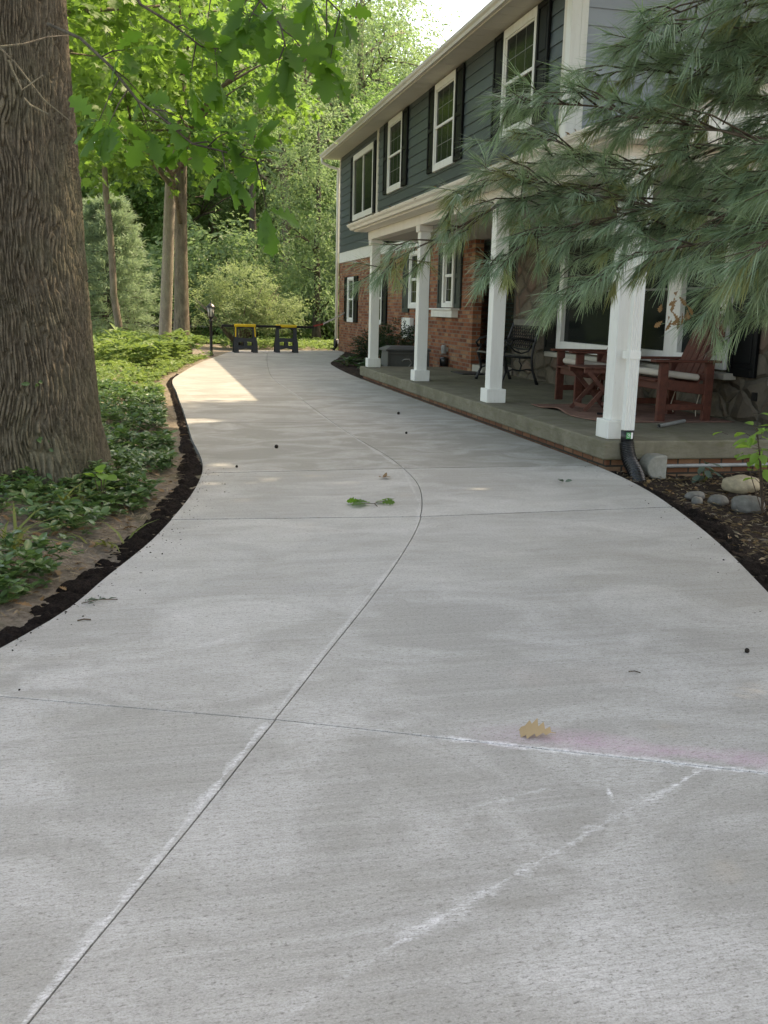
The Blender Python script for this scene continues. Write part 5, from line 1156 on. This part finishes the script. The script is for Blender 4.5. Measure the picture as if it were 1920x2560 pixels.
ns += pine_limb([(2200, 560, 2.6), (2020, 610, 2.8), (1900, 660, 2.9), (1830, 715, 3.0), (1785, 770, 3.05)], 107, .009, down=.2, tw=(.09, .2))
ns += pine_limb([(2250, 640, 2.7), (2080, 690, 2.9), (1980, 730, 3.0), (1900, 785, 3.1)], 108, .008, down=.25, tw=(.09, .2))
ns += pine_limb([(2250, 420, 2.4), (2080, 500, 2.5), (1980, 570, 2.6), (1905, 622, 2.65)], 109, .008, nl=.115, start=.2, old=.4)
ns += pine_limb([(2200, 430, 3.1), (2000, 440, 3.3), (1820, 486, 3.5), (1680, 560, 3.6), (1560, 600, 3.7), (1470, 640, 3.8)], 110, .010)
ns += pine_limb([(2200, 100, 3.0), (2020, 110, 3.2), (1880, 110, 3.3), (1800, 150, 3.4), (1700, 230, 3.5)], 111, .009)
ns += pine_limb([(2100, 300, 3.4), (1900, 390, 3.6), (1720, 470, 3.8), (1560, 420, 4.0), (1440, 400, 4.1), (1330, 410, 4.2)], 112, .009)
ns += pine_limb([(2200, 330, 2.9), (2000, 420, 3.1), (1860, 500, 3.2), (1770, 580, 3.3), (1700, 615, 3.35)], 113, .009, down=.25)
ns += pine_limb([(1692, 527, 3.5), (1560, 540, 3.6), (1440, 560, 3.7), (1330, 600, 3.8), (1260, 640, 3.85)], 114, .006, down=.45)
ns += pine_limb([(1494, 492, 3.8), (1400, 470, 3.9), (1290, 440, 4.0), (1200, 470, 4.05), (1130, 500, 4.1)], 115, .006, old=.2)
ns += pine_limb([(2200, 250, 3.2), (2000, 265, 3.4), (1840, 240, 3.5), (1700, 250, 3.6), (1600, 300, 3.7)], 117, .009)
ns += pine_limb([(2200, -20, 3.2), (2020, 60, 3.4), (1900, 150, 3.5), (1800, 250, 3.6), (1720, 330, 3.7)], 118, .009)
ns += pine_limb([(2150, 420, 3.4), (1900, 430, 3.7), (1700, 420, 3.9), (1500, 400, 4.1), (1380, 350, 4.2), (1300, 350, 4.3)], 119, .009)
ns += pine_limb([(2200, 500, 3.2), (1950, 600, 3.4), (1780, 600, 3.5), (1650, 560, 3.6), (1500, 560, 3.8), (1380, 580, 3.9)], 120, .009)
ns += pine_limb([(2200, -150, 3.0), (1980, -80, 3.2), (1820, -20, 3.3), (1700, 30, 3.45), (1600, 60, 3.5)], 121, .009)
ns += pine_limb([(2200, 140, 3.3), (1980, 140, 3.5), (1820, 120, 3.6), (1690, 130, 3.7)], 122, .009)
ns += pine_limb([(2250, 10, 2.8), (2080, 40, 3.0), (1960, 30, 3.1), (1900, 60, 3.2), (1840, 90, 3.3)], 116, .009)
print('pine shoots', ns)
# dead leaves caught in the pine
c = at(1692, 765, 3.05); k = 18; P = np.array(c)[None] + rng.normal(0, .026, (k, 3)) * [1, .6, 1.4]
dl_ = thing('dead_leaf_cluster', 'withered tan oak leaves caught among the pine needles', 'dead leaves', c)
for i in range(k): leafobj('leaf', MAT['brownleaf'], P[i:i + 1], rng.normal([0, 0, -.7], .5, (1, 3)), rng.normal([0, -1, .2], .6, (1, 3)), rng.uniform(.03, .055), rng.uniform(.014, .026), T_OAK, dl_)
# upper pine crown (shades the near drive)
rr = random.Random(9); sh = []; b = MB()
for k in range(34):
    z = 2.9 + k * .21; a0 = k * 2.4; L_ = 2.7 * (1 - max(0, z - 5) / 7.5)
    e = Vector((4.1 + math.cos(a0) * L_, 2.3 + math.sin(a0) * L_, z + .25)); s0 = Vector((4.1, 2.3, z)); b.tube([s0, s0.lerp(e, .5) - Vector((0, 0, .05)), e], [.03, .02, .006], 6)
    for q in range(26):
        f = rr.uniform(.2, 1.0); p = s0.lerp(e, f) + Vector((rr.gauss(0, .3), rr.gauss(0, .3), rr.gauss(0, .12))); d = ((e - s0).normalized() + Vector((rr.gauss(0, .5), rr.gauss(0, .5), rr.gauss(0, .2)))).normalized(); sh.append((tuple(p), tuple(d), .16, 1))
sp = np.array([s[0] for s in sh]); km = ~shade_gap(sp); inv = np.array([ (lambda c_: c_[2] > -1e9)(q) for q in sp])
sh = [s for s, m in zip(sh, km) if m]
b.build('limb', MAT['bark'], pine, smooth=True); needles(sh, 70, .10, .006, 77, 'needle', pine, 'crown')

# ------------------------------------------------------------------ ground plants
def whorls(name, P, per, L, W, mat, seed, T=T_OVAL, rise=.45, kind='stuff', label=None, stems=True):
    r = np.random.default_rng(seed); n = len(P); a = r.random((n, 1)) * 6.28 + np.arange(per)[None] * (6.283 / per) + r.normal(0, .25, (n, per))
    A = np.stack([np.cos(a), np.sin(a), r.normal(rise, .3, (n, per))], -1); N = np.stack([-np.cos(a) * .3, -np.sin(a) * .3, np.ones((n, per))], -1) + r.normal(0, .25, (n, per, 3))
    tilt = r.normal(0, .25, (n, 1, 3)); N = N + tilt
    PP = np.repeat(P[:, None], per, 1) + r.normal(0, .006, (n, per, 3)); s = r.uniform(.7, 1.25, (n, 1)) * r.uniform(.75, 1.15, (n, per))
    o = leafobj(name, MAT[mat], PP.reshape(-1, 3), A.reshape(-1, 3), N.reshape(-1, 3), (L * s).ravel(), (W * s).ravel(), T)
    if kind: o['kind'] = kind
    if label: o['label'] = label
    return o
r = np.random.default_rng(90)
def bed(n, y0, y1, xw, seed, thr, lo=.0, hi=.12, fs=1.1, edge=.24):
    q = np.random.default_rng(seed); y = q.uniform(y0, y1, n); x = EL(y) - edge - q.random(n) ** 1.2 * xw
    k = (fbm(x, y, fs, seed + 1, 3) + .10 * np.clip((EL(y) - x - .5), -1, 1) > thr) & ((x - OX)**2 + (y - OY)**2 > .52**2)
    k &= ~(((x + .12) / .2)**2 + ((y - 5.2) / .55)**2 < 1) 
    x, y = x[k], y[k]; d = fbm(x, y, 2.5, seed + 2, 2); z = ground_z(x, y) + q.uniform(lo, hi, len(x)) * (.4 + d); return np.stack([x, y, z], 1)
whorls('ground_cover', bed(4200, 6.0, 13.0, 2.2, 91, .38, .02, .17), 6, .066, .031, 'cover', 91, label='glossy dark green ground cover carpeting the bed beside the drive')
whorls('ground_cover', bed(1500, 3.0, 6.3, 1.5, 92, .455, .02, .15, 1.6, .24), 6, .062, .030, 'cover', 92, label='ground cover clumps in front of the big oak trunk')
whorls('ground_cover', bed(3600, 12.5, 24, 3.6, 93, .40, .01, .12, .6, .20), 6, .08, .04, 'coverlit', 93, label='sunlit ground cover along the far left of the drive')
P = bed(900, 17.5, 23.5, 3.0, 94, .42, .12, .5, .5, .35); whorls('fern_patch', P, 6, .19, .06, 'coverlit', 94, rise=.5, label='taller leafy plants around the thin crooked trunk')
q = np.random.default_rng(95); P = np.stack([q.uniform(-3, 14, 5200), q.uniform(27.4, 34, 5200), np.zeros(5200)], 1); P = P[(P[:, 1] > 27.55) & (fbm(P[:, 0], P[:, 1], .7, 96) > .42)]; P[:, 2] = q.uniform(0, .16, len(P))
whorls('ground_cover', P, 5, .11, .05, 'coverlit', 96, label='low green growth beyond the end of the drive')
# straw and leaf litter on the bare soil
def litter(name, x, y, seed, L, W, mat, T, label):
    q = np.random.default_rng(seed); n = len(x); a = q.random(n) * 6.28; P = np.stack([x, y, ground_z(x, y) + q.uniform(.006, .03, n)], 1)
    o = leafobj(name, MAT[mat], P, np.stack([np.cos(a), np.sin(a), q.normal(0, .18, n)], 1), q.normal([0, 0, 1], .3, (n, 3)), q.uniform(*L, n), q.uniform(*W, n), T); o['kind'] = 'stuff'; o['label'] = label
q = np.random.default_rng(97); y = q.uniform(2.8, 7.6, 2600); x = EL(y) - .18 - q.random(2600) ** 1.3 * 1.5
litter('straw_litter', x, y, 98, (.03, .13), (.003, .007), 'straw', T_NEEDLE, 'dry straw and stems littering the soil by the oak')
y = q.uniform(2.8, 9, 700); x = EL(y) - .16 - q.random(700) * 1.3; litter('leaf_litter', x, y, 99, (.03, .08), (.02, .045), 'brownleaf', T_OAK, 'dead brown leaves on the soil by the oak')
y = q.uniform(9, 20, 1500); x = EL(y) - .1 - q.random(1500) * 1.0; litter('straw_litter', x, y, 100, (.04, .15), (.004, .009), 'straw', T_NEEDLE, 'dry straw along the far drive edge')
y = q.uniform(3.0, 6.95, 1900); x = ER(np.minimum(y, 7)) + .12 + q.random(1900) * 1.3; litter('wood_chips', x, y, 103, (.02, .075), (.004, .016), 'straw', T_SIMPLE, 'pale wood chips and stems on the right bed')
y = q.uniform(3.0, 6.95, 160); x = ER(np.minimum(y, 7)) + .1 + q.random(160) * 1.2; litter('leaf_litter', x, y, 104, (.03, .06), (.015, .03), 'brownleaf', T_OVAL, 'dead leaves on the right bed')
# mulch sheets under the right bed and the wedge bed by the far columns
grid_mesh('mulch', np.linspace(3.0, 6.5, 150), np.linspace(4.2, 7.04, 130), lambda x, y: np.where(x > ER(y) + .03, ground_z(x, y) + .008 + (fbm(x, y, 18, 7, 3) - .5) * .035, -.11), MAT['mulch'])
grid_mesh('mulch', np.linspace(3.3, 5.12, 80), np.linspace(16.63, 26.4, 200), lambda x, y: np.where(x > ER(y) + .02, .006 + (fbm(x, y, 14, 7, 3) - .4) * .05, -.11), MAT['mulch'])
def plant(name, label, cat, c, n, L, W, mat, seed, spread=.1, rise=.5, h=(.05, .2), T=T_OVAL, stem=True, grp=None):
    q = np.random.default_rng(seed); c = Vector(c); t = thing(name, label, cat, c, grp); a = q.random(n) * 6.28; rr_ = q.random(n) ** .6 * spread
    P = np.stack([c.x + np.cos(a) * rr_, c.y + np.sin(a) * rr_, c.z + q.uniform(*h, n)], 1); A = np.stack([np.cos(a), np.sin(a), q.normal(rise, .25, n)], 1); N = np.stack([-np.cos(a) * .4, -np.sin(a) * .4, np.ones(n)], 1) + q.normal(0, .2, (n, 3))
    s = q.uniform(.7, 1.2, n); leafobj('foliage', MAT[mat], P, A, N, L * s, W * s, T, t)
    if stem:
        b = MB()
        for p in P[::2]: b.tube([c, Vector(p)], [.004, .0025], 4)
        b.build('stem', MAT['strap'] if mat != 'bright' else MAT['twig'], t)
    return t
g_ = 'hostas in the wedge bed by the far column'
for k, (x, y, s) in enumerate([(3.95, 17.3, 1.0), (4.0, 18.4, 1.1), (4.25, 19.6, 1.0), (3.85, 19.8, .8), (4.5, 18.0, 1.0)]):
    plant('hosta', ['broad-leaved hosta nearest the first far column', 'hosta in the middle of the wedge bed', 'hosta at the back of the wedge bed', 'small hosta at the tip of the wedge bed', 'hosta tucked under the dark yew'][k], 'hosta', (x, y, .0), 34, .2 * s, .12 * s, 'hosta', 110 + k, .12, .3, (.04, .2), grp=g_)
def yew(label, x, y, r, h, seed):
    t = thing('yew_shrub', label, 'shrub', (x, y, 0), 'dark yews before the brick wall'); b = MB()
    for k in range(8): a = k * .8; b.tube([(x, y, 0), (x + math.cos(a) * r * .5, y + math.sin(a) * r * .5, h * .7)], [.02, .006], 5)
    b.build('stem', MAT['darkbark'], t); P, A, N, L = sprays([(x, y, h * .55, r, r, h * .45), (x - .1, y - .1, h * .3, r * .9, r * .9, h * .3), (x + r * .4, y, h * .5, r * .6, r * .6, h * .3)], 420, 26, .16, .07, .04, .0, .3, seed, .6); leafobj('foliage', MAT['yew'], P, A, N, L, L * .4, T_SIMPLE, t)
yew('dark round yew left of the far column, before the brick wall', 4.7, 21.0, .42, .72, 121); yew('dark yew right of the far column, behind the storage box', 4.62, 18.7, .46, .95, 122)
plant('weed', 'drooping dusty-green weed against the porch footing', 'weed', (4.2, 6.72, -.085), 16, .10, .05, 'weed', 131, .08, -.1, (.03, .17))
pt = thing('leafy_plant', 'bright green broad-leaved plant at the right edge before the porch', 'plant', (3.93, 5.55, -.08))
st = [(3.93, 5.55, -.08), (3.88, 5.52, .15), (3.82, 5.5, .36), (3.77, 5.48, .50)]; b = MB(); b.tube(st, [.008, .007, .005, .003], 6)
q = np.random.default_rng(132); k = 34; base = np.array([Vector(st[1]).lerp(Vector(st[3]), f) for f in q.random(k)]); base[:20] += np.array([.16, .1, 0]) + q.normal(0, .1, (20, 3)) * [1, 1, .8]; a = q.random(k) * 6.28
e = base + np.stack([np.cos(a) * .05, np.sin(a) * .05, q.uniform(-.01, .03, k)], 1)
for p, s_ in zip(e, base): b.tube([Vector(s_), Vector(p)], .0018, 4)
for s_ in base[:20:3]: b.tube([(3.93, 5.55, -.08), Vector(s_)], .003, 4)
b.build('stem', MAT['twig'], pt); leafobj('foliage', MAT['bright'], e, np.stack([np.cos(a), np.sin(a), q.normal(-.05, .25, k)], 1), q.normal([0, 0, 1], .3, (k, 3)), q.uniform(.08, .13, k), q.uniform(.05, .075, k), T_OVAL, pt)
# strap-leaved clumps and climbers by the oak
def strap(label, x, y, n, seed, L=(.18, .4)):
    q = np.random.default_rng(seed); a = q.random(n) * 6.28; z = float(ground_z(x, y)); P = np.stack([x + q.normal(0, .06, n), y + q.normal(0, .06, n), np.full(n, z)], 1)
    o = leafobj('daylily', MAT['strap'], P, np.stack([np.cos(a), np.sin(a), q.uniform(.5, 1.6, n)], 1), np.stack([-np.cos(a), -np.sin(a), np.full(n, 1.0)], 1), q.uniform(*L, n), .013, T_BLADE); tag(o, label, 'plant', 'strap-leaved plants under the oak')
strap('yellowing strap-leaved plant right under the front of the oak trunk', -.52, 5.55, 26, 141); strap('strap-leaved plant at the left frame edge before the oak', -.72, 4.75, 22, 142); strap('small strap-leaved plant on the bare soil near the drive', -.30, 4.95, 12, 143, (.12, .25))
vn = thing('climbing_vine', 'thin creeping vine climbing the front of the oak trunk', 'vine', (-.66, 6.0, .05))
zs = np.linspace(.06, .72, 12); vp = [Vector((OX + .47 * math.cos(-1.13 + .1 * math.sin(z_ * 9)) * 1.0, OY + .47 * math.sin(-1.13 + .1 * math.sin(z_ * 9)), z_)) for z_ in zs]; b = MB(); b.tube(vp, .004, 5); b.build('stem', MAT['twig'], vn)
q = np.random.default_rng(144); k = 22; bs = np.array([vp[i] for i in q.integers(0, 12, k)]) + q.normal(0, .03, (k, 3)); bs[:, 1] -= .02; leafobj('foliage', MAT['cover'], bs, q.normal([0, -.3, -.2], .6, (k, 3)), q.normal([0.2, -1, .3], .3, (k, 3)), q.uniform(.03, .055, k), q.uniform(.02, .03, k), T_OVAL, vn)
plant('seedling', 'light green seedling with round leaves at the right foot of the oak', 'plant', (-.33, 5.72, .05), 9, .085, .07, 'bright', 145, .05, .2, (.08, .2))
